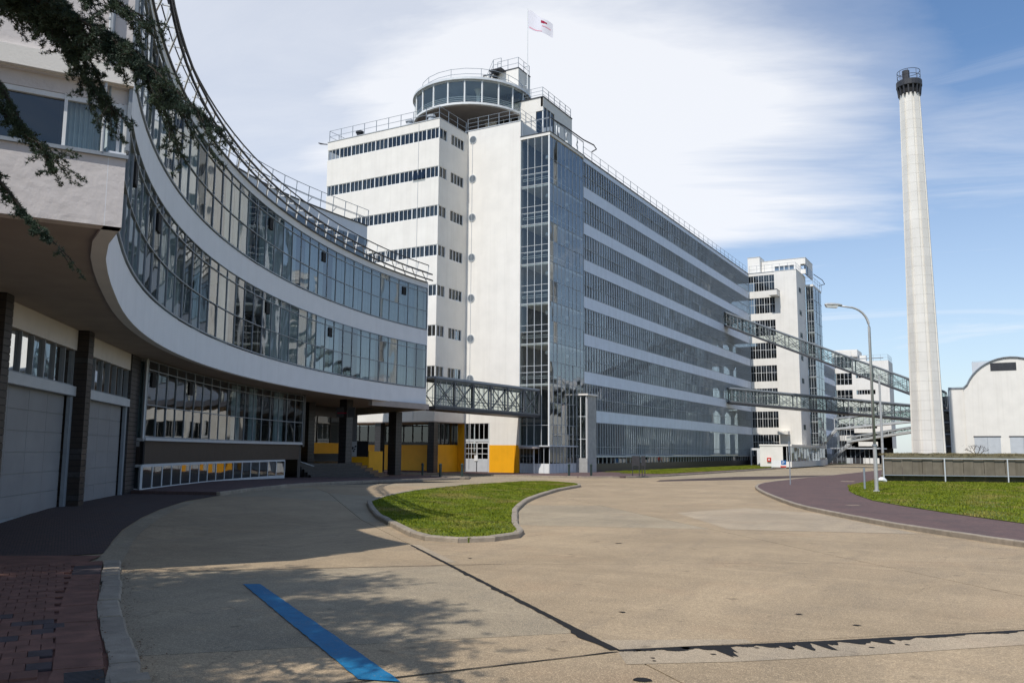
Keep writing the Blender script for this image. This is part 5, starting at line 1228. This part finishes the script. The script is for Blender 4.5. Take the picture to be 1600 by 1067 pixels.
bridge('lowest_footbridge', 'lowest thin conveyor bridge whose leg bends down to the ground', (10.6, 156), (26.5, 150), 3.6, 6.0, 1.6, 1.0, 2.6, post=0, cross=True, side_mt='glassC', mt='frameL')
lg = thing('conveyor_leg', 'slanted steel conveyor leg running from the lowest bridge down to the ground', 'conveyor leg')
for s_ in (-.8, .8):
    MB().bar((11.5, 156+s_, 4.2), (6.7, 157+s_, .2), .3, .4).build('leg_beam', 'frameL', lg)
    MB().bar((9.6, 150+s_, 5.8), (7.4, 150.5+s_, 3.5), .25, .3).build('leg_beam', 'frameL', lg)
    for i in range(8): MB().bar((7.0+.45*i, 153+s_, .6), (7.0+.45*i, 153+s_, 3.8+.3*i), .07).build('leg_post', 'frame', lg)
# ------------------------------------------------------------------ chimney
ch = thing('chimney', 'very tall pale fluted concrete chimney with a black crown', 'chimney', loc=(25.65, 110.8, 0))
def oct_(r, a0=0):
    out = []
    for i in range(8):
        a = a0+math.pi/4*i; hw = .19
        for da, rr_ in ((-.39, .86), (-.30, .86), (-.26, 1.0), (.26, 1.0), (.30, .86), (.39, .86)):
            if da in (-.39,): continue
            out.append((r*rr_*math.cos(a+da), r*rr_*math.sin(a+da)))
    return out
H_ = 45.1; nr = 40
def rad(z): return 1.86-(1.86-1.17)*(z/H_)
for i in range(nr):
    z0 = H_*i/nr; z1 = H_*(i+1)/nr-.012; A = oct_(rad(z0), -math.pi/2); B = oct_(rad(z1), -math.pi/2); mb = MB(); n = len(A)
    mb.v = [(*p, z0) for p in A]+[(*p, z1) for p in B]; mb.f = [(j, (j+1) % n, n+(j+1) % n, n+j) for j in range(n)]+[tuple(range(n, 2*n)), tuple(range(n-1, -1, -1))]
    mb.build('chimney_ring', 'chim', ch)
MB().lathe([(1.35, 0), (.85, H_)], (0, 0), 16).build('joint_core', 'conc', ch)
cap = MB().lathe([(1.18, H_), (1.2, H_+.95)], (0, 0), 16).build('crown', 'black', ch)
for i in range(16):
    a = 2*math.pi*i/16; MB().bar((1.2*math.cos(a), 1.2*math.sin(a), H_-.15), (1.32*math.cos(a), 1.32*math.sin(a), H_+.95), .16).build('crown_rib', 'dark', ch)
MB().lathe([(1.34, H_+.9), (1.46, H_+.97), (1.46, H_+1.65), (1.3, H_+1.72)], (0, 0), 24).build('crown_ring', 'dark', ch)
MB().lathe([(.42, H_+1.7), (.42, H_+3.15), (.34, H_+3.2)], (-.3, 0), 12).build('flue', 'dark', ch)
for z in (2.3, 2.95): MB().tube([(1.28*math.cos(2*math.pi*i/20), 1.28*math.sin(2*math.pi*i/20), H_+z) for i in range(21)], .035, 5).build('handrail', 'dark', ch)
for i in range(8): a = 2*math.pi*i/8; MB().bar((1.28*math.cos(a), 1.28*math.sin(a), H_+1.65), (1.28*math.cos(a), 1.28*math.sin(a), H_+2.97), .05).build('rail_post', 'dark', ch)
# ------------------------------------------------------------------ boiler house
bh = thing('boiler_house', 'white boiler house with a barrel vaulted gable and dark louvre', 'boiler house')
by = 128.8
arc = []
cxb, rb = 34.6, 5.55; zc_ = 14.35-rb
for i in range(25):
    a = math.pi-(math.pi)*i/24; arc.append((cxb+rb*math.cos(a), zc_+1.0*rb*math.sin(a)))
prof = [(29.05, 0), (29.05, 10.5)]+[(x, z) for x, z in arc if z > 10.5]+[(45, 10.5), (45, 0)]
mb = MB(); n = len(prof); mb.v = [(x, by, z) for x, z in prof]+[(x, by+26, z) for x, z in prof]
mb.f = [tuple(range(n-1, -1, -1))]+[(i, (i+1) % n, n+(i+1) % n, n+i) for i in range(n)]
mb.f[0] = tuple(range(n)); mb.build('gable', 'white', bh)
ar = MB(); 
pts_ = [(x, by-.12, z+.06) for x, z in prof[1:-1]]
ar.tube(pts_, .10, 5); ar.build('verge_trim', 'frame', bh)
MB().box(27.35, 29.04, by+.2, by+22, 0, 10.45).build('side_bay', 'white', bh)
MB().box(27.2, 29.04, by+.1, by+22, 10.451, 10.65).build('roof_edge', 'frame', bh)
MB().tube([(27.25, by+.05, .5), (27.25, by+.05, 10.4)], .09, 6).build('downpipe', 'frameL', bh)
for j in range(9):
    fr = MB().box(32.38+.31*j, 32.38+.31*j+.26, by-.03, by+.02, 12.75, 13.6).build('louvre', 'dark', bh)
MB().box(32.3, 35.25, by-.02, by-.001, 12.65, 13.7).build('louvre_frame', 'dark', bh)
for x0 in (29.95, 34.0, 38.0):
    d_ = MB().box(x0, x0+3.0, by-.03, by-.001, 1.6, 4.05).build('shutter_door', 'greypanel', bh)
    MB().box(x0-.08, x0+3.08, by-.07, by-.002, 4.052, 4.18).build('door_head', 'dark', d_); MB().box(x0+1.48, x0+1.52, by-.04, by-.031, 1.6, 4.05).build('door_joint', 'frame', d_)
MB().box(29.8, 48, by+18, by+30, 9, 15.6).build('rear_hall', 'greypanel', bh)
rail([(29.9, by+18.1, 15.6), (47, by+18.1, 15.6)], .1, bh, mids=(), post=4)
sb = thing('dark_link_building', 'dark narrow link block squeezed between chimney and boiler house', 'link building')
MB().box(26.3, 27.3, 131, 140, 0, 9.6).build('wall', 'inner', sb)
for i in range(5): MB().box(26.2, 27.2, 130.9, 130.99, 1.6+1.6*i, 2.6+1.6*i).build('window', 'glassD', sb); MB().box(26.1, 27.2, 130.7, 130.9, 1.2+1.6*i, 1.35+1.6*i).build('ledge', 'frame', sb)
bn = thing('distant_low_shed', 'low pale shed with dark roof seen between far tower and chimney', 'shed')
MB().box(14, 34, 250, 262, 0, 3.2).build('wall', 'frameW', bn); MB().box(13.5, 35, 249.5, 263, 3.2, 5.2).build('roof', 'rust', bn); MB().box(16, 18, 249, 251, 5.2, 7.5).build('roof_unit', 'greypanel', bn)
for x in (20, 24, 28): MB().box(x, x+1.5, 249.4, 249.99, 1.2, 2.4).build('window', 'glassD', bn)
# ------------------------------------------------------------------ flood wall and bank on the right
fw = thing('sheet_pile_wall', 'stained grey sheet wall with pale green rail posts behind the right lawn', 'retaining wall')
fa = Vector((26.0, 62.1)); fb = Vector((62, 73.5)); fd2 = (fb-fa).normalized(); Lf = (fb-fa).length
for i in range(int(Lf/.62)):
    a = fa+fd2*(.62*i); b = a+fd2*.60
    MB().wall(a, b, .42, 1.50, .05, .10+(.03 if i % 2 else 0)).build('sheet_panel', 'rust', fw)
for i in range(int(Lf/3.75)+1):
    p = fa+fd2*(3.75*i+.05); MB().box(p.x-.035, p.x+.035, p.y-.05, p.y+.03, 0, 1.56).build('rail_post', 'frameL', fw)
MB().bar((*fa, 1.53), (*fb, 1.53), .05, .05).build('top_rail', 'frameL', fw); MB().bar((*fa, .42), (*fb, .42), .05, .05).build('bottom_rail', 'frame', fw)
MB().wall(fa, fb, -.1, .42, .1, .6).build('gap_backing', 'earth', fw)  # earth-coloured backing that fills the gap under the sheet panels
MB().wall(fa, (25.6, 66), -.1, 1.5, .05).build('return_panel', 'rust', fw)
bk = MB(); nx = 90
r_ = random.Random(3); hs = [[1.46, 1.86+r_.uniform(-.03, .05), 1.80, .2] for _ in range(nx+1)]
for i in range(nx):
    for j, (o0, o1) in enumerate(((.25, 2.2), (2.2, 14), (14, 20))):
        def q(ii, jj, o): p = fa+fd2*(Lf*ii/nx)+Vector((.03, 1.0))*o; return (p.x, p.y, hs[ii][jj])
        bk.poly([q(i, j, o0), q(i+1, j, o0), q(i+1, j+1, o1), q(i, j+1, o1)])
b_ = bk.build('grass_bank', 'earth'); b_['kind'] = 'structure'
bp_ = [tuple(fa+fd2*.2+Vector((-fd2.y, fd2.x))*.4), tuple(fb+Vector((-fd2.y, fd2.x))*.4), tuple(fb+Vector((-fd2.y, fd2.x))*2.6), tuple(fa+fd2*.2+Vector((-fd2.y, fd2.x))*2.6)]
g4 = grass_blades(bp_, 320, .16, 'bank_grass', None, 1.72, wid=.02, cap=30000, mt='drygrass'); g4['label'] = 'dry brown grass along the top of the bank behind the sheet wall'
def rubble(x, y, s, name, label, mt, z=0):
    r = random.Random(x*7); me = bpy.data.meshes.new(name); bm = bmesh.new(); bmesh.ops.create_icosphere(bm, subdivisions=2, radius=s)
    for v in bm.verts: v.co *= r.uniform(.8, 1.15); v.co.z *= .7
    bm.to_mesh(me); bm.free(); me.materials.append(M[mt]); o = bpy.data.objects.new(name, me); COL.objects.link(o); o.location = (x, y, z+s*.45); return tagm(o, label, 'stone')
rubble(26.1, 60.6, .28, 'white_stone', 'rounded white stone at the foot of the thin post by the sheet wall', 'frameW')
drf = thing('bare_shrub', 'bare reddish shrub on the bank in front of the chimney foot', 'shrub', loc=(31.2, 79, 1.8))
sh = MB(); r_ = random.Random(8)
def twig(p, d, L, r, dep):
    q = p+d*L; sh.tube([p, q], r, 4, r1=r*.6)
    if dep:
        for _ in range(3): twig(q, (d+Vector((r_.uniform(-.7, .7), r_.uniform(-.7, .7), r_.uniform(-.3, .4)))).normalized(), L*.7, r*.6, dep-1)
for s_ in (-1, -.4, .3, 1): twig(Vector((s_*.3, 0, 0)), Vector((s_*.9, 0, .8)).normalized(), .55, .05, 3)
sh.build('branches', 'bark', drf); drf.scale = (.6, .6, .6)
lvs = MB()
for _ in range(220):
    p = Vector((r_.gauss(0, .9), r_.gauss(0, .4), r_.uniform(.3, 1.3))); a = Vector([r_.uniform(-.07, .07) for _ in range(3)]); b = Vector([r_.uniform(-.07, .07) for _ in range(3)]); lvs.poly([p, p+a, p+b])
lvs.build('leaves', 'litter', drf, kind='stuff')
# ------------------------------------------------------------------ street furniture
lp = thing('street_lamp', 'tall weathered lamp post with curved arm and flat head at the right lawn edge', 'street lamp', loc=(27.54, 45.19, 0))
lat = Vector((-.872, -.489)); 
pl = [(0, 0, 0), (0, 0, 2.2)]; MB().tube(pl, .09, 12).build('lower_shaft', 'lamp', lp)
pts = [(0, 0, 2.2), (0, 0, 8.0)]+[(lat.x*1.0*(1-math.cos(a)), lat.y*1.0*(1-math.cos(a)), 8.0+1.0*math.sin(a)) for a in [math.pi/2*i/8 for i in range(1, 9)]]+[(lat.x*1.4, lat.y*1.4, 9.06)]
MB().tube(pts, .068, 10, r1=.04).build('upper_shaft', 'lamp', lp, smooth=True)
hd_ = MB(); h0 = Vector((lat.x*1.3, lat.y*1.3, 9.1)); h1 = Vector((lat.x*2.15, lat.y*2.15, 9.13)); pr = Vector((-lat.y, lat.x, 0))
ring = []
for t_, w_, up_, dn_ in ((0, .06, .04, .05), (.25, .11, .08, .09), (.6, .14, .09, .10), (.9, .12, .07, .09), (1, .05, .03, .05)):
    c = h0.lerp(h1, t_); ring.append([c+pr*w_*math.cos(a)+Vector((0, 0, (up_ if math.sin(a) > 0 else dn_)*math.sin(a))) for a in [2*math.pi*i/12 for i in range(12)]])
for a_, b__ in zip(ring[:-1], ring[1:]):
    for i in range(12): hd_.poly([a_[i], a_[(i+1) % 12], b__[(i+1) % 12], b__[i]])
hd_.poly(ring[0]); hd_.poly(ring[-1]); hd_.build('lamp_head', 'lamp', lp)
MB().hexa([h0.lerp(h1, .3)-pr*.09+Vector((0, 0, -.16)), h0.lerp(h1, .3)+pr*.09+Vector((0, 0, -.16)), h0.lerp(h1, .9)+pr*.08+Vector((0, 0, -.15)), h0.lerp(h1, .9)-pr*.08+Vector((0, 0, -.15)), h0.lerp(h1, .25)-pr*.12+Vector((0, 0, -.06)), h0.lerp(h1, .25)+pr*.12+Vector((0, 0, -.06)), h0.lerp(h1, .95)+pr*.1+Vector((0, 0, -.06)), h0.lerp(h1, .95)-pr*.1+Vector((0, 0, -.06))]).build('lamp_glass', 'frameW', lp)
MB().box(-.14, .14, -.14, .14, 0, .06).build('base_plate', 'lamp', lp); MB().tube([(0, 0, 2.18), (0, 0, 2.26)], .12, 12).build('collar', 'frame', lp)
p2_ = thing('slim_pole', 'plain slim pale pole standing just behind the tall street lamp', 'pole', loc=(25.36, 68.23, 0))
MB().tube([(0, 0, 0), (0, 0, 7.5)], .10, 10, r1=.07).build('shaft', 'lamp', p2_); MB().tube([(0, 0, 0), (0, 0, .5)], .13, 10).build('base_sleeve', 'lamp', p2_)
p3_ = thing('short_post', 'short blue grey post close to the foot of the tall street lamp', 'post', loc=(26.7, 47.6, 0))
MB().tube([(0, 0, 0), (0, 0, 1.1)], .05, 8).build('shaft', 'frame', p3_)
sp = thing('sign_post', 'thin blue grey signpost seen edge-on on the tip of the right pavement', 'signpost', loc=(22.12, 51.89, 0))
MB().tube([(0, 0, 0), (0, 0, 2.5)], .03, 8).build('post', 'frame', sp); MB().box(-.012, .012, -.15, .15, 1.85, 2.45).build('sign_plate', 'frame', sp)
ps = thing('parking_board', 'small white and blue parking board in front of the gatehouse windows', 'sign', loc=(10.0, 104.5, 0))
MB().box(-.85, .85, -.03, .03, .15, .95).build('panel', 'frameW', ps)
MB().box(.3, .85, -.045, -.031, .45, .95).build('blue_panel', 'blue_flat', ps); MB().box(.2, .85, -.044, -.031, .15, .3).build('orange_strip', 'red', ps)
for x in (-.8, .8): MB().box(x-.03, x+.03, -.02, .02, 0, .15).build('leg', 'frame', ps)
cu = bpy.data.curves.new('p', 'FONT'); cu.body = 'P'; cu.size = .5; cu.extrude = .004; o = bpy.data.objects.new('tmp', cu); COL.objects.link(o); bpy.context.view_layer.update()
me = bpy.data.meshes.new_from_object(o.evaluated_get(bpy.context.evaluated_depsgraph_get())); bpy.data.objects.remove(o); me.materials.clear(); me.materials.append(M['frameW']); o = bpy.data.objects.new('sign_letter', me); COL.objects.link(o); o.parent = ps; o.location = (.42, -.05, .52); o.rotation_euler = (R_(90), 0, 0)
ib = thing('info_board', 'twin information board on legs by the factory verge, shade painted in as dark grey', 'information board', loc=(8.75, 62.3, 0))
for x0, x1, y_ in ((-.52, .12, 0), (.16, .48, .25)):
    MB().box(x0, x1, y_-.03, y_+.03, .78, 1.52).build('panel', 'dark', ib)  # dark colour carries the shade lying on the board's face
    for x in (x0+.05, x1-.05): MB().box(x-.025, x+.025, y_-.025, y_+.025, 0, .78).build('leg', 'dark', ib)
bo = thing('bollard', 'dark bollard leftmost before the undercroft of the head block', 'bollard', 'dark round bollards by the factory', loc=(-4.7, 53.0, 0))
MB().lathe([(.085, 0), (.085, .72), (.10, .74), (.10, .84), (.05, .90)], (0, 0), 12).build('shaft', 'bolt', bo); MB().lathe([(.088, .60), (.092, .61), (.092, .64), (.088, .65)], (0, 0), 12).build('ring', 'dark', bo)
for loc, lab in (((-1.0, 49.9, .05), 'dark bollard on the oval kerb pad, the nearer left of the pair'), ((-2.6, 52.3, .0), 'dark bollard just behind the oval kerb pad'), ((.15, 50.9, .05), 'dark bollard at the right end of the oval kerb pad'), ((4.2, 59.6, 0), 'dark bollard on the brick pavement before the glass entrance'), ((5.5, 60.8, 0), 'dark bollard on the brick pavement in front of the lift shaft')):
    copy_thing(bo, loc, lab)
pad = MB().prism([( -.5+1.5*math.cos(a), 50.4+.9*math.sin(a)) for a in [2*math.pi*i/18 for i in range(18)]], -.10, .05).build('kerb_pad', 'kerb'); tagm(pad, 'oval concrete kerb pad carrying bollards near the undercroft', 'kerb pad')
# ------------------------------------------------------------------ cedar on the left
tr_ = thing('cedar_tree', 'dark cedar whose drooping needle branches hang into the upper left corner', 'tree', loc=(0, 0, 0))
TB = Vector((23.2, -1.2, gh(23.2, -1.2)))
MB().tube([TB+Vector((0, 0, -.1)), TB+Vector((.1, .1, 3)), TB+Vector((.0, .2, 7)), TB+Vector((.1, .1, 12))], .38, 12, r1=.08).build('trunk', 'bark', tr_)
rt_ = random.Random(21); NV = []; NF = []
def tuft(p, s, n=9, up=None):
    for _ in range(n):
        d = Vector((rt_.gauss(0, 1), rt_.gauss(0, 1), rt_.gauss(.35, .9))).normalized()*s*rt_.uniform(.7, 1.25)
        e = d.cross(Vector((rt_.gauss(0, 1), rt_.gauss(0, 1), rt_.gauss(0, 1)))).normalized()*s*.11
        b = len(NV); NV.extend([tuple(p-e), tuple(p+e), tuple(p+d)]); NF.append((b, b+1, b+2))
tw = MB()
def spray(p, d, L, r, dep, ts):
    """one drooping twig set with needle tufts, forking into finer ones"""
    n = max(3, int(L/.075)); pts = [p.copy()]; dd = d.copy()
    for i in range(n):
        dd = (dd+Vector((rt_.gauss(0, .09), rt_.gauss(0, .09), rt_.gauss(-.045, .07)))).normalized(); pts.append(pts[-1]+dd*(L/n))
    tw.tube(pts, r, 4, r1=max(.0015, r*.3))
    for i, q in enumerate(pts[1:]):
        for _ in range(2 if dep == 0 else 1):
            tuft(q+Vector([rt_.gauss(0, .009) for _ in range(3)]), ts, 13); tuft(q-dd*(L/n)*.5+Vector([rt_.gauss(0, .008) for _ in range(3)]), ts*.9, 8)
        if dep and rt_.random() < .78:
            side = dd.cross(Vector((0, 0, 1))).normalized()*rt_.choice((-1, 1))
            nd = (dd*.55+side*rt_.uniform(.4, .9)+Vector((0, 0, rt_.uniform(-.55, .12)))).normalized()
            spray(q, nd, L*rt_.uniform(.28, .5), r*.55, dep-1, ts)
BR = {'b0': [(25.38, 2.71, 5.9), (26.51, 3.09, 5.3), (27.16, 3.29, 4.91), (27.6, 3.35, 4.59), (28.0, 3.37, 4.4), (28.25, 3.42, 4.24), (28.5, 3.48, 4.01), (28.69, 3.49, 3.86)],
'b1': [(25.71, 2.88, 5.22), (26.48, 3.15, 4.75), (26.8, 3.27, 4.39), (27.02, 3.33, 4.06), (27.29, 3.41, 3.78)],
'b8': [(26.3, 2.95, 5.5), (27.0, 3.2, 5.0), (27.5, 3.3, 4.75), (27.9, 3.36, 4.5), (28.15, 3.4, 4.28), (28.3, 3.45, 4.05), (28.36, 3.5, 3.85)],
'b9': [(25.9, 2.7, 5.9), (26.7, 3.0, 5.4), (27.2, 3.2, 5.1), (27.45, 3.3, 4.85), (27.55, 3.36, 4.6), (27.6, 3.4, 4.3)],
'b2': [(25.92, 3.06, 4.05), (26.58, 3.35, 3.83), (26.81, 3.39, 3.63), (27.0, 3.41, 3.44), (27.18, 3.41, 3.32), (27.28, 3.49, 3.2)],
'b3': [(26.2, 2.62, 5.72), (27.07, 2.96, 5.21), (27.53, 3.14, 4.94), (27.91, 3.27, 4.77), (28.1, 3.39, 4.64)],
'b5': [(25.9, 2.85, 5.6), (26.75, 3.2, 5.05), (27.2, 3.36, 4.78), (27.55, 3.46, 4.45), (27.7, 3.52, 4.15)],
'b6': [(25.7, 2.9, 5.9), (26.5, 3.1, 5.25), (26.95, 3.25, 4.98), (27.35, 3.35, 4.82), (27.75, 3.4, 4.62), (28.1, 3.42, 4.38), (28.3, 3.45, 4.12)],
'b7': [(25.6, 2.8, 5.6), (26.3, 3.05, 4.9), (26.6, 3.15, 4.5), (26.85, 3.25, 4.2), (27.1, 3.33, 3.95)],
'b4': [(25.47, 2.79, 6.5), (26.44, 3.23, 5.65), (26.8, 3.39, 5.18), (27.08, 3.49, 4.8), (27.35, 3.59, 4.4), (27.44, 3.66, 4.27)]}
VW = Vector((32.84, 0, 1.826))
def inview(c, mg=.06):
    d_ = c-VW; z_ = d_.dot(Fp)
    if z_ < .05: return False
    return abs(d_.dot(Rr)/z_) < .5963+mg and abs(d_.dot(Ur)/z_) < .3976+mg
for key, P_ in BR.items():
    V_ = [Vector(p) for p in P_]
    st = TB+Vector((.1, .2, V_[0].z+.3))
    MB().tube([st, st.lerp(V_[0], .5)+Vector((0, 0, .35)), V_[0]], .07, 7, r1=.03).build('branch', 'bark', tr_)
    br_ = MB(); br_.tube(V_, .017, 6, r1=.003); br_.build('branch', 'bark', tr_)
    full = []
    for a, b in zip(V_[:-1], V_[1:]):
        n = max(1, int((b-a).length/.022))
        full += [(a.lerp(b, i/n), (b-a).normalized()) for i in range(n)]
    dens = {'b0': .62, 'b1': .62, 'b2': .40, 'b3': .62, 'b4': .6, 'b5': .6, 'b6': .65, 'b7': .6, 'b8': .62, 'b9': .6}[key]; Lm = {'b0': .34, 'b1': .24, 'b2': .15, 'b3': .36, 'b4': .32, 'b5': .30, 'b6': .32, 'b7': .26, 'b8': .30, 'b9': .28}[key]
    for k_, (q, d) in enumerate(full):
        tuft(q, .029, 11)
        if rt_.random() < dens:
            side = d.cross(Vector((0, 0, 1))).normalized()*rt_.choice((-1, 1)); end = k_/len(full)
            nd = (d*.8+side*rt_.uniform(-.3, .8)+Vector((0, 0, rt_.uniform(-.9, .15)))).normalized()
            spray(q, nd, Lm*rt_.uniform(.35, 1.15)*(1-.25*end), .0045, 1, .026)
    for _ in range(3): spray(V_[-1], ((V_[-1]-V_[-2]).normalized()+Vector([rt_.gauss(0, .35) for _ in range(3)])).normalized(), .2, .004, 1, .022)
# the rest of the crown, above and beside the picture, coarser (it casts the shade on the road)
for i in range(120):
    z = rt_.uniform(4.0, 12.5); R0 = 7.7*(1-(z-3.5)/14)+.5; a = rt_.uniform(0, 2*math.pi)
    d = Vector((math.cos(a), math.sin(a), -.03)); L = R0*rt_.uniform(.75, 1.0)
    s0 = TB+Vector((0, 0, z+.1)); tip = TB+d*L+Vector((0, 0, z))
    while L > 1 and (inview(tip, .12) or inview(s0.lerp(tip, .7), .12)): L -= .4; tip = TB+d*L+Vector((0, 0, z))
    if L <= 1: continue
    MB().tube([s0, s0.lerp(tip, .5)+Vector((0, 0, .3)), tip], .07, 6, r1=.01).build('branch', 'bark', tr_)
    for k_ in range(int(L*78)):
        t_ = rt_.uniform(.12, 1); c = s0.lerp(tip, t_)+Vector((0, 0, .25*math.sin(t_*3.1)))+Vector((rt_.gauss(0, .30), rt_.gauss(0, .30), rt_.gauss(-.10, .08)))
        if inview(c, .08): continue
        tuft(c, .17, 9)
me = bpy.data.meshes.new('foliage'); me.from_pydata(NV, [], NF); me.materials.append(M['needle']); me.update()
o = bpy.data.objects.new('foliage', me); COL.objects.link(o); o.parent = tr_; o['kind'] = 'stuff'
tw.build('twigs', 'bark', tr_, kind='stuff')
# mullion_proto clean-up and small litter
for x, y in ((25.0, 6.3), (24.6, 6.6)): pass
print('tris', sum(len(p.vertices)-2 for me in bpy.data.meshes for p in me.polygons) if len(bpy.data.meshes) < 3 else 0, 'objects', len(bpy.data.objects), 'needles', len(NF))
